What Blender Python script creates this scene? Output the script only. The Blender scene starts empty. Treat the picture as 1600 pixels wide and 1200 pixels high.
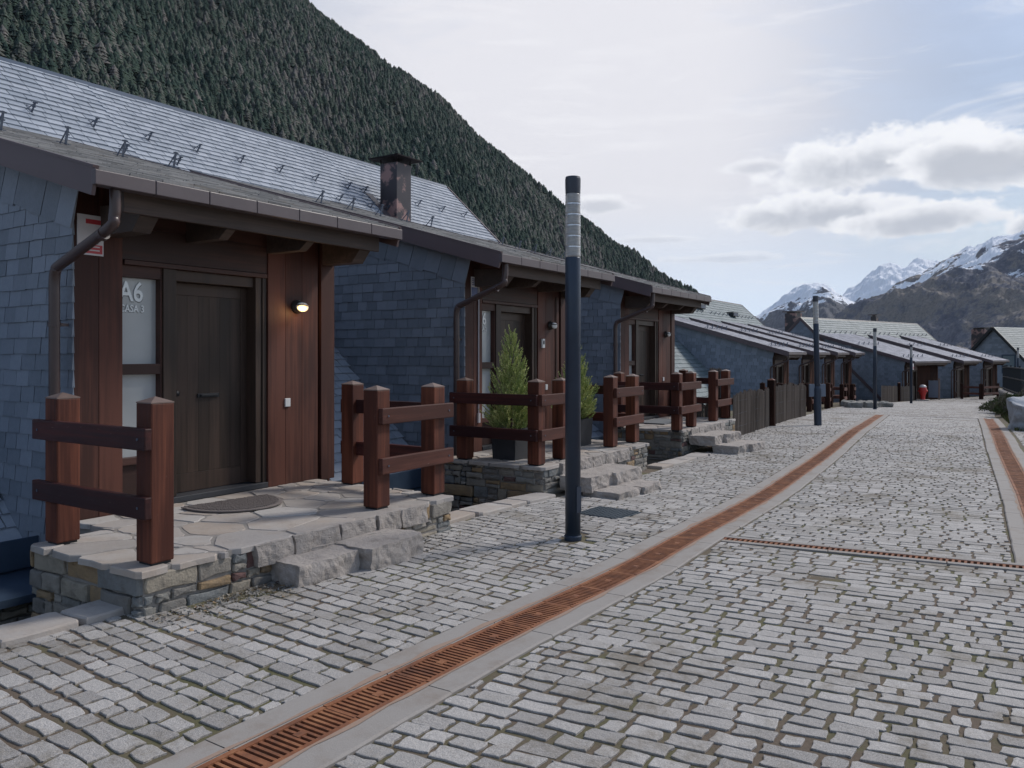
import bpy, bmesh, math, random
import numpy as np
from mathutils import Vector, Matrix, noise
R = math.radians
rnd = random.Random(7)
C = bpy.context.scene.collection
scene = bpy.context.scene

# ------------------------------------------------------------------ camera, sky, sun, exposure
# world frame: +Y runs down the street along the house fronts, +X points from the houses to the street
cam_d = bpy.data.cameras.new('camera'); cam = bpy.data.objects.new('camera', cam_d); C.objects.link(cam)
cam.location = (0, 0, 1.75); cam.rotation_euler = (R(90), 0, R(32.94))
cam_d.sensor_width = 36; cam_d.lens = 36 * 1250 / 1600; cam_d.shift_y = -46 / 1600
cam_d.clip_end = 60000; cam_d.clip_start = 0.05
scene.camera = cam
scene.render.resolution_x, scene.render.resolution_y = 1024, 768
scene.view_settings.view_transform = 'Standard'; scene.view_settings.look = 'None'
scene.view_settings.exposure = 0.0; scene.view_settings.gamma = 1.0
SUN_AZ, SUN_EL = R(28), R(42)          # azimuth from +Y towards +X
sd = bpy.data.lights.new('sun', 'SUN'); so = bpy.data.objects.new('sun', sd); C.objects.link(so)
sd.energy = 2.5; sd.angle = R(10); sd.color = (1.0, 0.95, 0.88)
sv = Vector((math.sin(SUN_AZ) * math.cos(SUN_EL), math.cos(SUN_AZ) * math.cos(SUN_EL), math.sin(SUN_EL)))
so.rotation_euler = sv.to_track_quat('Z', 'Y').to_euler()

def px_dir(px, py):
    """direction of a point of the sky / far terrain seen at a photo pixel (for measuring only)"""
    dx = (px - 800) / 1250; return (.8392 * dx - .5438, .5438 * dx + .8392, (554 - py) / 1250)
def az_el(px, py):
    x, y, z = px_dir(px, py); return math.atan2(x, y), math.atan2(z, math.hypot(x, y))

class NT:
    """small helper to write node trees"""
    def __init__(s, tree): s.t = tree; s.n = tree.nodes; s.l = tree.links
    def node(s, typ, **kw):
        n = s.n.new(typ)
        for k, v in kw.items(): setattr(n, k, v)
        return n
    def put(s, sock, v):
        if isinstance(v, bpy.types.NodeSocket): s.l.new(v, sock)
        elif v is not None: sock.default_value = v
    def math(s, op, a, b=None, c=None, clamp=False):
        n = s.node('ShaderNodeMath', operation=op, use_clamp=clamp)
        s.put(n.inputs[0], a); s.put(n.inputs[1], b)
        if c is not None: s.put(n.inputs[2], c)
        return n.outputs[0]
    def mix(s, f, a, b, blend='MIX'):
        n = s.node('ShaderNodeMix', data_type='RGBA', blend_type=blend)
        s.put(n.inputs[0], f); s.put(n.inputs[6], a if not isinstance(a, tuple) else (*a[:3], 1)); s.put(n.inputs[7], b if not isinstance(b, tuple) else (*b[:3], 1))
        return n.outputs[2]
    def noise(s, scale, vec=None, detail=4, rough=.55, out=0, dist=0.0):
        n = s.node('ShaderNodeTexNoise'); n.inputs['Scale'].default_value = scale; n.inputs['Detail'].default_value = detail
        n.inputs['Roughness'].default_value = rough; n.inputs['Distortion'].default_value = dist
        if vec is not None: s.l.new(vec, n.inputs['Vector'])
        return n.outputs[out]
    def ramp(s, f, stops, interp='LINEAR'):
        n = s.node('ShaderNodeValToRGB'); n.color_ramp.interpolation = interp
        e = n.color_ramp.elements
        while len(e) < len(stops): e.new(.5)
        for i, (p, c) in enumerate(stops):
            e[i].position = p; e[i].color = (*c, 1) if isinstance(c, tuple) else (c, c, c, 1)
        s.put(n.inputs[0], f); return n.outputs[0]
    def smooth(s, v, lo, hi, a=0.0, b=1.0):
        n = s.node('ShaderNodeMapRange', interpolation_type='SMOOTHSTEP')
        s.put(n.inputs[0], v); n.inputs[1].default_value = lo; n.inputs[2].default_value = hi
        n.inputs[3].default_value = a; n.inputs[4].default_value = b; return n.outputs[0]
    def scalevec(s, vec, sc):
        n = s.node('ShaderNodeMapping'); s.l.new(vec, n.inputs[0]); n.inputs['Scale'].default_value = sc; return n.outputs[0]

world = bpy.data.worlds.new('World'); scene.world = world; world.use_nodes = True
def build_sky():
    t = NT(world.node_tree); t.n.clear()
    out = t.node('ShaderNodeOutputWorld')
    sky = t.node('ShaderNodeTexSky', sky_type='NISHITA'); sky.sun_disc = False
    sky.sun_elevation = SUN_EL; sky.sun_rotation = SUN_AZ; sky.dust_density = 1.5; sky.air_density = 1.2
    d = t.node('ShaderNodeTexCoord').outputs['Generated']
    sep = t.node('ShaderNodeSeparateXYZ'); t.l.new(d, sep.inputs[0]); X, Y, Z = sep.outputs
    az = t.math('ARCTAN2', X, Y); el = t.math('ARCSINE', Z)
    blue = t.mix(1.0, sky.outputs[0], (.11, .11, .115), 'MULTIPLY')
    # a thin high veil, thick in the middle of the view and thinner to the right
    vec = t.scalevec(d, (1.0, 1.0, 3.2))
    n1 = t.noise(2.6, vec, 6, .6, dist=.6); n2 = t.noise(9, vec, 5, .6, dist=.4)
    a0, _ = az_el(880, 300)
    dv = t.math('ABSOLUTE', t.math('SUBTRACT', az, a0))
    veil = t.smooth(dv, R(6), R(40), 1.10, .42)
    veil = t.math('MULTIPLY_ADD', t.math('SUBTRACT', n1, .5), .8, veil)
    veil = t.math('MULTIPLY_ADD', t.math('SUBTRACT', n2, .5), .35, veil)
    low = t.smooth(el, R(0), R(9), .28, 0.0)
    veil = t.math('ADD', veil, low, clamp=True)
    veil = t.math('MULTIPLY', veil, .97)
    vcol = t.mix(t.smooth(dv, R(9), R(34)), (.74, .735, .775), (.23, .315, .47))
    vcol = t.mix(t.smooth(el, R(0), R(12)), (.68, .81, .98), vcol)
    col = t.mix(veil, blue, vcol)
    streak = t.noise(5.5, t.scalevec(d, (1.0, 1.0, 7.0)), 7, .62, dist=.8)
    col = t.mix(t.math('MULTIPLY', t.smooth(streak, .50, .72), t.smooth(el, R(1), R(30), .55, .30)), col, (.84, .84, .87))
    # cumulus banks: ellipses on the sky with ragged edges
    puff = t.noise(13, t.scalevec(d, (1, 1, 1.35)), 9, .60, dist=.15)
    puff2 = t.noise(30, t.scalevec(d, (1, 1, 1.6)), 6, .6)
    rag = t.math('MULTIPLY_ADD', t.math('SUBTRACT', puff2, .5), .85, t.math('MULTIPLY', t.math('SUBTRACT', puff, .5), 1.9))
    def bank(px, py, w, h, dens=1.0):
        a, e = az_el(px, py)
        u = t.math('DIVIDE', t.math('SUBTRACT', az, a), w); v = t.math('DIVIDE', t.math('SUBTRACT', el, e), h)
        vs = t.math('MULTIPLY', v, t.math('ADD', t.math('MULTIPLY', t.math('LESS_THAN', v, 0.0), .5), 1.0))
        q = t.math('SQRT', t.math('ADD', t.math('MULTIPLY', u, u), t.math('MULTIPLY', vs, vs)))
        q = t.math('SUBTRACT', q, rag)
        m = t.math('MULTIPLY', t.smooth(q, .72, 1.02, 1.0, 0.0), dens)
        sh = t.math('ADD', t.math('MULTIPLY', q, .85), t.math('ADD', t.math('MULTIPLY', t.math('SUBTRACT', puff2, .5), 1.1), t.math('MULTIPLY', v, .30)))
        sh = t.smooth(sh, .12, .80)
        return m, sh
    for (px, py, w, h, dn) in [(1385, 258, R(8.6), R(2.5), .95), (1530, 262, R(7), R(2.4), .93), (1300, 335, R(7.2), R(1.7), .97), (1450, 345, R(6.5), R(1.4), .95),
                               (1185, 262, R(2.6), R(.7), .5), (940, 322, R(3.0), R(.8), .6), (1640, 352, R(3.2), R(1.2), .9), (1130, 405, R(5), R(.5), .35), (1020, 375, R(4), R(.4), .3)]:
        m, sh = bank(px, py, w, h, dn)
        cc = t.mix(sh, (.50, .525, .58), (.86, .87, .90))
        col = t.mix(m, col, cc)
    bg = t.node('ShaderNodeBackground'); t.l.new(col, bg.inputs[0]); bg.inputs[1].default_value = 1.16
    t.l.new(bg.outputs[0], out.inputs[0])
build_sky()

# ------------------------------------------------------------------ mesh helpers
class MB:
    def __init__(s): s.v = []; s.f = []; s.uvc = None
    def add(s, verts, faces):
        n = len(s.v); s.v.extend(verts); s.f.extend([tuple(i + n for i in f) for f in faces]); return s
    def box(s, x0, x1, y0, y1, z0, z1):
        v = [(x0,y0,z0),(x1,y0,z0),(x1,y1,z0),(x0,y1,z0),(x0,y0,z1),(x1,y0,z1),(x1,y1,z1),(x0,y1,z1)]
        return s.add(v, [(0,3,2,1),(4,5,6,7),(0,1,5,4),(1,2,6,5),(2,3,7,6),(3,0,4,7)])
    def prism(s, pts, off):
        """pts: planar 3-D outline, off: extrusion vector"""
        n = len(pts); o = Vector(off); v = [tuple(p) for p in pts] + [tuple(Vector(p) + o) for p in pts]
        return s.add(v, [tuple(range(n))[::-1], tuple(range(n, 2*n))] + [(i, (i+1) % n, (i+1) % n + n, i + n) for i in range(n)])
    def bar(s, p, q, w, h, up=(0,0,1)):
        """rectangular bar from p to q, w wide (sideways), h tall"""
        p, q = Vector(p), Vector(q); d = (q-p).normalized(); sx = d.cross(Vector(up)).normalized() * w/2; sz = sx.cross(d).normalized() * h/2
        v = [p-sx-sz, p+sx-sz, p+sx+sz, p-sx+sz, q-sx-sz, q+sx-sz, q+sx+sz, q-sx+sz]
        return s.add([tuple(a) for a in v], [(0,1,2,3),(4,7,6,5),(0,4,5,1),(1,5,6,2),(2,6,7,3),(3,7,4,0)])
    def tube(s, path, r, seg=12, cap=True):
        path = [Vector(p) for p in path]; n = len(path); rings = []
        rs = r if isinstance(r, (list, tuple)) else [r]*n
        prev = None
        for i, p in enumerate(path):
            d = (path[min(i+1, n-1)] - path[max(i-1, 0)]).normalized()
            a = d.orthogonal().normalized() if prev is None else (prev - d*prev.dot(d)).normalized()
            prev = a; b = d.cross(a)
            rings.append([tuple(p + (a*math.cos(2*math.pi*k/seg) + b*math.sin(2*math.pi*k/seg))*rs[i]) for k in range(seg)])
        v = [q for g in rings for q in g]
        f = [(i*seg+k, i*seg+(k+1) % seg, (i+1)*seg+(k+1) % seg, (i+1)*seg+k) for i in range(n-1) for k in range(seg)]
        if cap: f += [tuple(range(seg))[::-1], tuple((n-1)*seg+k for k in range(seg))]
        return s.add(v, f)
    def lathe(s, prof, cx, cy, seg=24):
        v = [(cx + r*math.cos(2*math.pi*k/seg), cy + r*math.sin(2*math.pi*k/seg), z) for r, z in prof for k in range(seg)]
        n = len(prof)
        f = [(i*seg+k, i*seg+(k+1) % seg, (i+1)*seg+(k+1) % seg, (i+1)*seg+k) for i in range(n-1) for k in range(seg)]
        f += [tuple(range(seg))[::-1], tuple((n-1)*seg+k for k in range(seg))]
        return s.add(v, f)
    def xf(s, M):
        s.v = [tuple(M @ Vector(p)) for p in s.v]; return s
    def build(s, name, m, parent=None, smooth=False, bevel=0, loc=None, **tags):
        me = bpy.data.meshes.new(name); me.from_pydata(s.v, [], s.f); me.update()
        ms = m if isinstance(m, (list, tuple)) else [m]
        for a in ms: me.materials.append(a)
        if smooth: me.polygons.foreach_set('use_smooth', [True]*len(me.polygons))
        o = bpy.data.objects.new(name, me); C.objects.link(o)
        if parent: o.parent = parent
        if loc: o.location = loc
        if bevel:
            b = o.modifiers.new('bevel', 'BEVEL'); b.width = bevel; b.segments = 2; b.limit_method = 'ANGLE'; b.angle_limit = R(50)
        for k, v in tags.items(): o[k] = v
        return o

def tag(o, label=None, category=None, group=None, kind=None):
    for k, v in (('label', label), ('category', category), ('group', group), ('kind', kind)):
        if v: o[k] = v
    return o
def thing(name, label, category, loc=(0,0,0), rz=0.0, group=None):
    o = bpy.data.objects.new(name, None); C.objects.link(o); o.location = loc; o.rotation_euler = (0, 0, rz)
    o.empty_display_size = .2
    return tag(o, label, category, group)
def copy_tree(o, parent=None):
    c = o.copy(); C.objects.link(c); c.parent = parent
    for ch in [k for k in bpy.data.objects if k.parent == o]: copy_tree(ch, c)
    return c

def clip_poly(p, clip):
    """clip polygon p by convex counter-clockwise polygon clip (2-D)"""
    for i in range(len(clip)):
        a, b = clip[i], clip[(i+1) % len(clip)]; out = []
        if not p: return []
        ex, ey = b[0]-a[0], b[1]-a[1]
        sd_ = [ex*(q[1]-a[1]) - ey*(q[0]-a[0]) for q in p]
        for j in range(len(p)):
            q, r = p[j], p[(j+1) % len(p)]; s1, s2 = sd_[j], sd_[(j+1) % len(p)]
            if s1 >= 0: out.append(q)
            if (s1 > 0 and s2 < 0) or (s1 < 0 and s2 > 0):
                k = s1/(s1-s2); out.append((q[0]+(r[0]-q[0])*k, q[1]+(r[1]-q[1])*k))
        p = out
    return p if len(p) > 2 else []
def area(p): return .5*sum(p[i][0]*p[(i+1) % len(p)][1]-p[(i+1) % len(p)][0]*p[i][1] for i in range(len(p)))
def ccw(p): return p if area(p) > 0 else p[::-1]

def slates(mb, O, U, V, N, u0, u1, v0, v1, w, e, clip=None, skip=None, th=.008, lift=.014, jit=.012, seed=1, gap=.003):
    """overlapping slates as thin tilted plates; plane point = O + U*u + V*v, N outwards"""
    r = random.Random(seed); O, U, V, N = Vector(O), Vector(U), Vector(V), Vector(N)
    if clip: clip = ccw(clip)
    row = 0; v = v0
    while v < v1:
        u = u0 - (w/2 if row % 2 else 0) - r.random()*w*.12
        while u < u1:
            ww = w*(1 + r.uniform(-.09, .09)); a, b = u+gap, u+ww-gap; dv = r.uniform(-jit, jit)*e*4
            pts = [(a, v+dv), (b, v+dv+r.uniform(-.03, .03)*e), (b, v+e+.012), (a, v+e+.012)]
            u += ww
            if skip and skip((a+b)/2, v+e/2): continue
            if clip: pts = clip_poly(pts, clip)
            if len(pts) < 3 or abs(area(pts)) < 1e-4: continue
            l0 = lift + th + r.uniform(-.002, .004); tw = r.uniform(-.003, .003)
            top = []
            for (pu, pv) in pts:
                k = 1 - max(0, min(1, (pv-v)/e)); hgt = th + l0*k + tw*((pu-a)/w)
                top.append(O + U*pu + V*pv + N*hgt)
            n = len(pts)
            bot = [q - N*(.003 + .02*(1 - max(0, min(1, (pts[i][1]-v)/e)))) for i, q in enumerate(top)]
            mb.add([tuple(q) for q in top] + [tuple(q) for q in bot],
                   [tuple(range(n))] + [(i, i+n, (i+1) % n + n, (i+1) % n) for i in range(n)])
        v += e; row += 1

def pillow(mb, pts, N, h, ins, dome=.3, r=rnd, base=0.0):
    """a stone: outline (3-D points), raised by h along N with a worn edge inset by ins"""
    N = Vector(N); c = sum((Vector(p) for p in pts), Vector()) / len(pts); n = len(pts)
    lo, mid, hi = [], [], []
    for p in pts:
        p = Vector(p); d = c - p; L = max(d.length, 1e-6); k = min(ins/L, .45)
        lo.append(tuple(p + N*base)); mid.append(tuple(p + d*k*.25 + N*h*.72)); hi.append(tuple(p + d*k + N*h*(1 + r.uniform(-.05, .05)*dome)))
    ce = tuple(c + N*h*(1+.18*dome))
    v = lo + mid + hi + [ce]
    f = [(i, (i+1) % n, (i+1) % n + n, i+n) for i in range(n)] + [(i+n, (i+1) % n + n, (i+1) % n + 2*n, i+2*n) for i in range(n)]
    f += [(i+2*n, (i+1) % n + 2*n, 3*n) for i in range(n)]
    mb.add(v, f)

def rough_quad(p00, p10, p11, p01, r, k, nseg=2):
    """outline of a four sided stone with jittered corners and mid points"""
    c = [Vector(p) for p in (p00, p10, p11, p01)]; L = min((c[1]-c[0]).length, (c[2]-c[1]).length)
    pts = []
    for i in range(4):
        a, b = c[i], c[(i+1) % 4]; cut = .09*L
        d = (b-a); dn = d.normalized() if d.length > 1e-9 else d
        prev = (c[i-1]-a).normalized()
        for q in (a + prev*cut*r.uniform(.5, 1.2), a + dn*cut*r.uniform(.5, 1.2)): pts.append(q)
        if nseg > 1: pts.append(a + d*r.uniform(.42, .58))
    U = (c[1]-c[0]).normalized(); W = (c[3]-c[0]).normalized()
    return [tuple(p + U*r.uniform(-k, k) + W*r.uniform(-k, k)) for p in pts]

def rubble(mb, O, U, V, N, L, H, seed=1, hmin=.06, hmax=.17, topfn=None, depth=.022, gap=.007):
    """random-course rubble masonry facing"""
    r = random.Random(seed); O, U, V, N = Vector(O), Vector(U), Vector(V), Vector(N); v = 0
    while v < H-.02:
        h = min(r.uniform(hmin, hmax), H-v); u = -r.uniform(0, .1); 
        if H-v-h < .04: h = H-v
        while u < L:
            w = r.choice([1.0, 1.5, 2.0, 2.8, 3.6])*h*r.uniform(.8, 1.2); w = max(w, .07); a, b = max(u, 0), min(u+w, L)
            u += w
            if b-a < .03: continue
            split = r.random() < .3 and h > .1
            for (va, vb) in (((v, v+h*.45), (v+h*.45, v+h)) if split else ((v, v+h),)):
                q = [O+U*(a+gap)+V*(va+gap), O+U*(b-gap)+V*(va+gap+r.uniform(-.006, .006)), O+U*(b-gap)+V*(vb-gap*.6+r.uniform(-.01, .004)), O+U*(a+gap)+V*(vb-gap*.6)]
                pillow(mb, rough_quad(*q, r, .009), N, depth*r.uniform(.5, 1.7), .012, 1.0, r, base=-.02)
        v += h

def voronoi_cells(u0, u1, v0, v1, n, seed=1, relax=1):
    r = random.Random(seed); P = [(r.uniform(u0, u1), r.uniform(v0, v1)) for _ in range(n)]
    for it in range(relax+1):
        cells = []
        for i, p in enumerate(P):
            poly = [(u0, v0), (u1, v0), (u1, v1), (u0, v1)]
            for j, q in enumerate(P):
                if i == j or abs(p[0]-q[0])+abs(p[1]-q[1]) > 3.0: continue
                mx, my = (p[0]+q[0])/2, (p[1]+q[1])/2; dx, dy = q[0]-p[0], q[1]-p[1]
                out = []; s_ = [(a[0]-mx)*dx + (a[1]-my)*dy for a in poly]
                for k in range(len(poly)):
                    a, b = poly[k], poly[(k+1) % len(poly)]; s1, s2 = s_[k], s_[(k+1) % len(poly)]
                    if s1 <= 0: out.append(a)
                    if s1*s2 < 0: t_ = s1/(s1-s2); out.append((a[0]+(b[0]-a[0])*t_, a[1]+(b[1]-a[1])*t_))
                poly = out
                if len(poly) < 3: break
            cells.append(poly)
        if it < relax: P = [(sum(a[0] for a in c)/len(c), sum(a[1] for a in c)/len(c)) if len(c) > 2 else P[i] for i, c in enumerate(cells)]
    return [c for c in cells if len(c) > 2]

def flagstones(mb, u0, u1, v0, v1, z, n, seed=1, h=.03, gap=.012, mp=lambda u, v, z: (u, v, z), pieces=None):
    r = random.Random(seed); cells = voronoi_cells(u0, u1, v0, v1, n, seed)
    if pieces: cells = [q for c in cells for pc in pieces for q in [clip_poly(ccw(c), pc)] if len(q) > 2 and abs(area(q)) > .004]
    for c in cells:
        cx, cy = sum(a[0] for a in c)/len(c), sum(a[1] for a in c)/len(c); pts = []
        for i in range(len(c)):
            a, b = c[i], c[(i+1) % len(c)]
            L = math.hypot(b[0]-a[0], b[1]-a[1])
            if L < .03: continue
            for t_ in ((.12, .5, .88) if L > .2 else (.25, .75)):
                q = (a[0]+(b[0]-a[0])*t_, a[1]+(b[1]-a[1])*t_); d = math.hypot(cx-q[0], cy-q[1]); k = min(.4, (gap+r.uniform(-.004, .008))/max(d, .01))
                pts.append(mp(q[0]+(cx-q[0])*k+r.uniform(-.006, .006), q[1]+(cy-q[1])*k+r.uniform(-.006, .006), z))
        if len(pts) > 2: pillow(mb, pts, (0, 0, 1), h*r.uniform(.9, 1.2), .007, .12, r, base=-.02)

def rough_block(mb, cx, cy, cz, sx, sy, sz, seed=0, amp=.03, n=8, rnd_=.25, rz=0.0, freq=3.0, flat=1.0):
    """a quarried or weathered block: subdivided box, rounded and displaced"""
    bm = bmesh.new(); bmesh.ops.create_cube(bm, size=1.0)
    bmesh.ops.subdivide_edges(bm, edges=bm.edges[:], cuts=n, use_grid_fill=True)
    off = Vector((seed*13.1, seed*7.7, seed*3.3)); M = Matrix.Rotation(rz, 3, 'Z')
    for v in bm.verts:
        p = v.co.copy(); s = p.normalized()*.62; m = max(abs(p.x), abs(p.y), abs(p.z))
        corner = (abs(p.x)*abs(p.y) + abs(p.y)*abs(p.z) + abs(p.x)*abs(p.z))/.75
        p = p.lerp(s, rnd_*corner*corner)
        q = Vector((p.x*sx, p.y*sy, p.z*sz))
        dn = noise.noise_vector(q*freq + off)*amp + noise.noise_vector(q*freq*3.1 + off)*amp*.4
        dn.z *= flat; q += dn; q = M @ q; v.co = q + Vector((cx, cy, cz))
    bm.verts.ensure_lookup_table()
    mb.add([tuple(v.co) for v in bm.verts], [tuple(v.index for v in f.verts) for f in bm.faces]); bm.free()

def text_mesh(s, size, mp, name, m, parent, depth=.004, align='LEFT', bold=0.0):
    """lettering as a thin solid; mp maps (x, y, z) of the text plane to local coordinates"""
    cu = bpy.data.curves.new(name, 'FONT'); cu.body = s; cu.size = size; cu.extrude = depth/2; cu.align_x = align; cu.offset = bold; cu.resolution_u = 3
    o = bpy.data.objects.new(name+'_src', cu); C.objects.link(o); bpy.context.view_layer.update()
    me = bpy.data.meshes.new_from_object(o.evaluated_get(bpy.context.evaluated_depsgraph_get()))
    bpy.data.objects.remove(o); bpy.data.curves.remove(cu)
    for v in me.vertices: v.co = mp(*v.co)
    me.materials.clear(); me.materials.append(m); me.name = name
    t = bpy.data.objects.new(name, me); C.objects.link(t); t.parent = parent
    return t

# ------------------------------------------------------------------ materials
def material(name, fn):
    m = bpy.data.materials.new(name); m.use_nodes = True; t = NT(m.node_tree); t.n.clear()
    out = t.node('ShaderNodeOutputMaterial'); p = t.node('ShaderNodeBsdfPrincipled'); t.l.new(p.outputs[0], out.inputs[0])
    t.p = p; t.oc = t.node('ShaderNodeTexCoord').outputs['Object']; t.geo = t.node('ShaderNodeNewGeometry')
    fn(t, p); return m
def bump(t, h, strength=.3, dist=.01):
    b = t.node('ShaderNodeBump'); b.inputs['Strength'].default_value = strength; b.inputs['Distance'].default_value = dist
    t.put(b.inputs['Height'], h); t.l.new(b.outputs[0], t.p.inputs['Normal'])
def isl(t): return t.geo.outputs['Random Per Island']

def m_slate(name, a, b, rough, sp=.5, tint=None):
    def fn(t, p):
        r = isl(t); n = t.noise(14, t.oc, 5); n2 = t.noise(1.1, t.oc, 3)
        f = t.math('MULTIPLY_ADD', t.math('SUBTRACT', n, .5), .7, t.math('MULTIPLY_ADD', t.math('SUBTRACT', n2, .5), .6, r), clamp=True)
        c = t.mix(f, a, b)
        if tint: c = t.mix(t.smooth(t.noise(2.3, t.oc, 5, .65), .52, .72, 0, .7), c, tint)
        t.put(p.inputs['Base Color'], c)
        t.put(p.inputs['Roughness'], t.math('MULTIPLY_ADD', t.noise(30, t.oc, 3), .25, rough-.12)); p.inputs['Specular IOR Level'].default_value = sp
        bump(t, t.noise(45, t.oc, 6, .65), .5, .006)
    return material(name, fn)
M = {}
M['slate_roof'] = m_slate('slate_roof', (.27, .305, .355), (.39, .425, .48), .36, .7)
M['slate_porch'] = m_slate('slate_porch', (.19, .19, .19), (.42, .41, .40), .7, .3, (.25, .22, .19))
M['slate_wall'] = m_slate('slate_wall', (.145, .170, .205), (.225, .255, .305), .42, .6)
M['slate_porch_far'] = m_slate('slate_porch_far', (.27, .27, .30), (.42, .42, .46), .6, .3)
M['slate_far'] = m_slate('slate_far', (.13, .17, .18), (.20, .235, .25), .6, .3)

def m_wood(name, a, b, rough=.45, axis=2, sc=3.0, worn=None, coat=0.0, spec=.3):
    def fn(t, p):
        s = [sc*9]*3; s[axis] = sc*.35
        g = t.noise(1.0, t.scalevec(t.oc, s), 6, .6, dist=.3); big = t.noise(1.3, t.scalevec(t.oc, [1.6 if i != axis else .5 for i in range(3)]), 3)
        f = t.math('MULTIPLY_ADD', t.math('SUBTRACT', big, .5), 1.3, t.math('MULTIPLY_ADD', t.math('SUBTRACT', isl(t), .5), .5, g), clamp=True)
        c = t.mix(t.smooth(f, .25, .8), a, b)
        if worn: c = t.mix(t.smooth(t.noise(19, t.scalevec(t.oc, [2 if i != axis else .6 for i in range(3)]), 7, .75), .63, .74), c, worn)
        t.put(p.inputs['Base Color'], c); t.put(p.inputs['Roughness'], t.math('MULTIPLY_ADD', g, .3, rough-.15))
        p.inputs['Coat Weight'].default_value = coat; p.inputs['Specular IOR Level'].default_value = spec
        bump(t, g, .25, .004)
    return material(name, fn)
M['cladding'] = m_wood('cladding', (.050, .019, .014), (.118, .044, .030), .58, 2)
M['header'] = m_wood('header', (.042, .022, .018), (.085, .040, .031), .5, 1)
M['eave_wood'] = m_wood('eave_wood', (.070, .052, .045), (.13, .093, .078), .6, 1)
M['door_wood'] = m_wood('door_wood', (.034, .024, .019), (.066, .043, .033), .45, 2)
M['post_wood'] = m_wood('post_wood', (.062, .017, .010), (.175, .055, .030), .62, 2, 3.0, (.17, .11, .09), .0)
M['rail_wood'] = m_wood('rail_wood', (.060, .020, .014), (.130, .046, .032), .6, 1, 3.0, (.22, .16, .14), .0)
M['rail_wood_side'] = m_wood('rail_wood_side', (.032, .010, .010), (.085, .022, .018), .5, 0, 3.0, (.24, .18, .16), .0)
M['far_clad'] = m_wood('far_clad', (.04, .022, .018), (.075, .036, .026), .7, 2, spec=.04)
M['dark_rail'] = m_wood('dark_rail', (.022, .012, .010), (.045, .022, .016), .75, 2, spec=.03)

def m_plain(name, col, rough=.5, metal=0.0, var=.25, nscale=8, bmp=.1, bscale=60, sp=.5, emit=None, dirt=None):
    def fn(t, p):
        n = t.noise(nscale, t.oc, 5, .6)
        c = t.mix(n, tuple(x*(1-var) for x in col), tuple(min(1, x*(1+var)) for x in col))
        if dirt: c = t.mix(t.smooth(t.noise(nscale*.5, t.oc, 5, .6), .50, .58, 0, .85), c, dirt)
        t.put(p.inputs['Base Color'], c); t.put(p.inputs['Roughness'], t.math('MULTIPLY_ADD', n, .2, rough-.1)); p.inputs['Metallic'].default_value = metal
        p.inputs['Specular IOR Level'].default_value = sp
        if emit: p.inputs['Emission Color'].default_value = (*emit[:3], 1); p.inputs['Emission Strength'].default_value = emit[3]
        if bmp: bump(t, t.noise(bscale, t.oc, 5), bmp, .004)
    return material(name, fn)
M['fascia'] = m_plain('fascia', (.100, .080, .085), .42, 0, .16, 3, .04, 20)
M['verge'] = m_plain('verge', (.105, .074, .078), .45, 0, .2, 3, .04, 20)
M['pipe'] = m_plain('pipe', (.070, .045, .042), .32, 0, .2, 5, 0)
M['pole'] = m_plain('pole', (.026, .040, .066), .38, .2, .25, 6, .08, 90)
M['pole_cap'] = m_plain('pole_cap', (.05, .055, .07), .4, .3)
M['blue_metal'] = m_plain('blue_metal', (.045, .07, .11), .45, .2, .3, 4, .1)
M['cap_skylit'] = m_plain('cap_skylit', (.20, .145, .125), .45, .3, .2, 20, .1)  # weathered wood of the post caps, sky light on the facets put into the colour
M['chimney_cap'] = m_plain('chimney_cap', (.022, .018, .020), .8, 0, .2, 5, 0, 20, .1)
M['black_metal'] = m_plain('black_metal', (.018, .02, .024), .45, .3)
M['hook'] = m_plain('hook', (.10, .12, .16), .5, .4)
M['chimney'] = m_plain('chimney', (.045, .038, .044), .35, .2, .3, 3.6, .05, 20, .5, None, (.34, .20, .18))
M['white_plastic'] = m_plain('white_plastic', (.62, .62, .62), .4, 0, .05)
M['cable'] = m_plain('cable', (.45, .43, .45), .4, 0, .05)
M['dark_gap'] = m_plain('dark_gap', (.012, .012, .012), .9, 0, .2, 8, 0)
M['anthracite'] = m_plain('anthracite', (.035, .038, .045), .5, 0, .15, 4, .05)
M['soil'] = m_plain('soil', (.04, .028, .02), .95, 0, .4, 30, .8, 40)
M['number'] = m_plain('number', (.60, .62, .63), .35, .6, .1)
M['number_shadow'] = m_plain('number_shadow', (.09, .09, .09), .5, 0, .1)
M['mat'] = m_plain('mat', (.17, .145, .135), .95, 0, .4, 60, .9, 150)
M['mat_grey'] = m_plain('mat_grey', (.16, .17, .18), .9, 0, .2, 40, .5, 120)
M['manhole'] = m_plain('manhole', (.045, .065, .085), .5, .5, .25, 10, .1)
M['red'] = m_plain('red', (.50, .030, .025), .4, 0, .15)
M['sign_white'] = m_plain('sign_white', (.66, .62, .62), .4, 0, .06)
M['sign_red'] = m_plain('sign_red', (.50, .05, .06), .4, 0, .1)
M['sign_blue'] = m_plain('sign_blue', (.06, .09, .22), .4, 0, .1)
M['grey_box'] = m_plain('grey_box', (.15, .18, .23), .45, .2, .1)
M['bark'] = m_plain('bark', (.06, .04, .03), .9, 0, .3, 20, .5)
M['concrete'] = material('concrete', lambda t, p: (
    t.put(p.inputs['Base Color'], t.mix(t.smooth(t.noise(3, t.oc, 6, .7), .45, .75, 0, .55), t.mix(t.noise(160, t.oc, 3, .8), (.225, .208, .195), (.36, .335, .31)), (.19, .145, .11))),
    t.put(p.inputs['Roughness'], .85), bump(t, t.noise(140, t.oc, 5, .7), .5, .003)))
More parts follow.
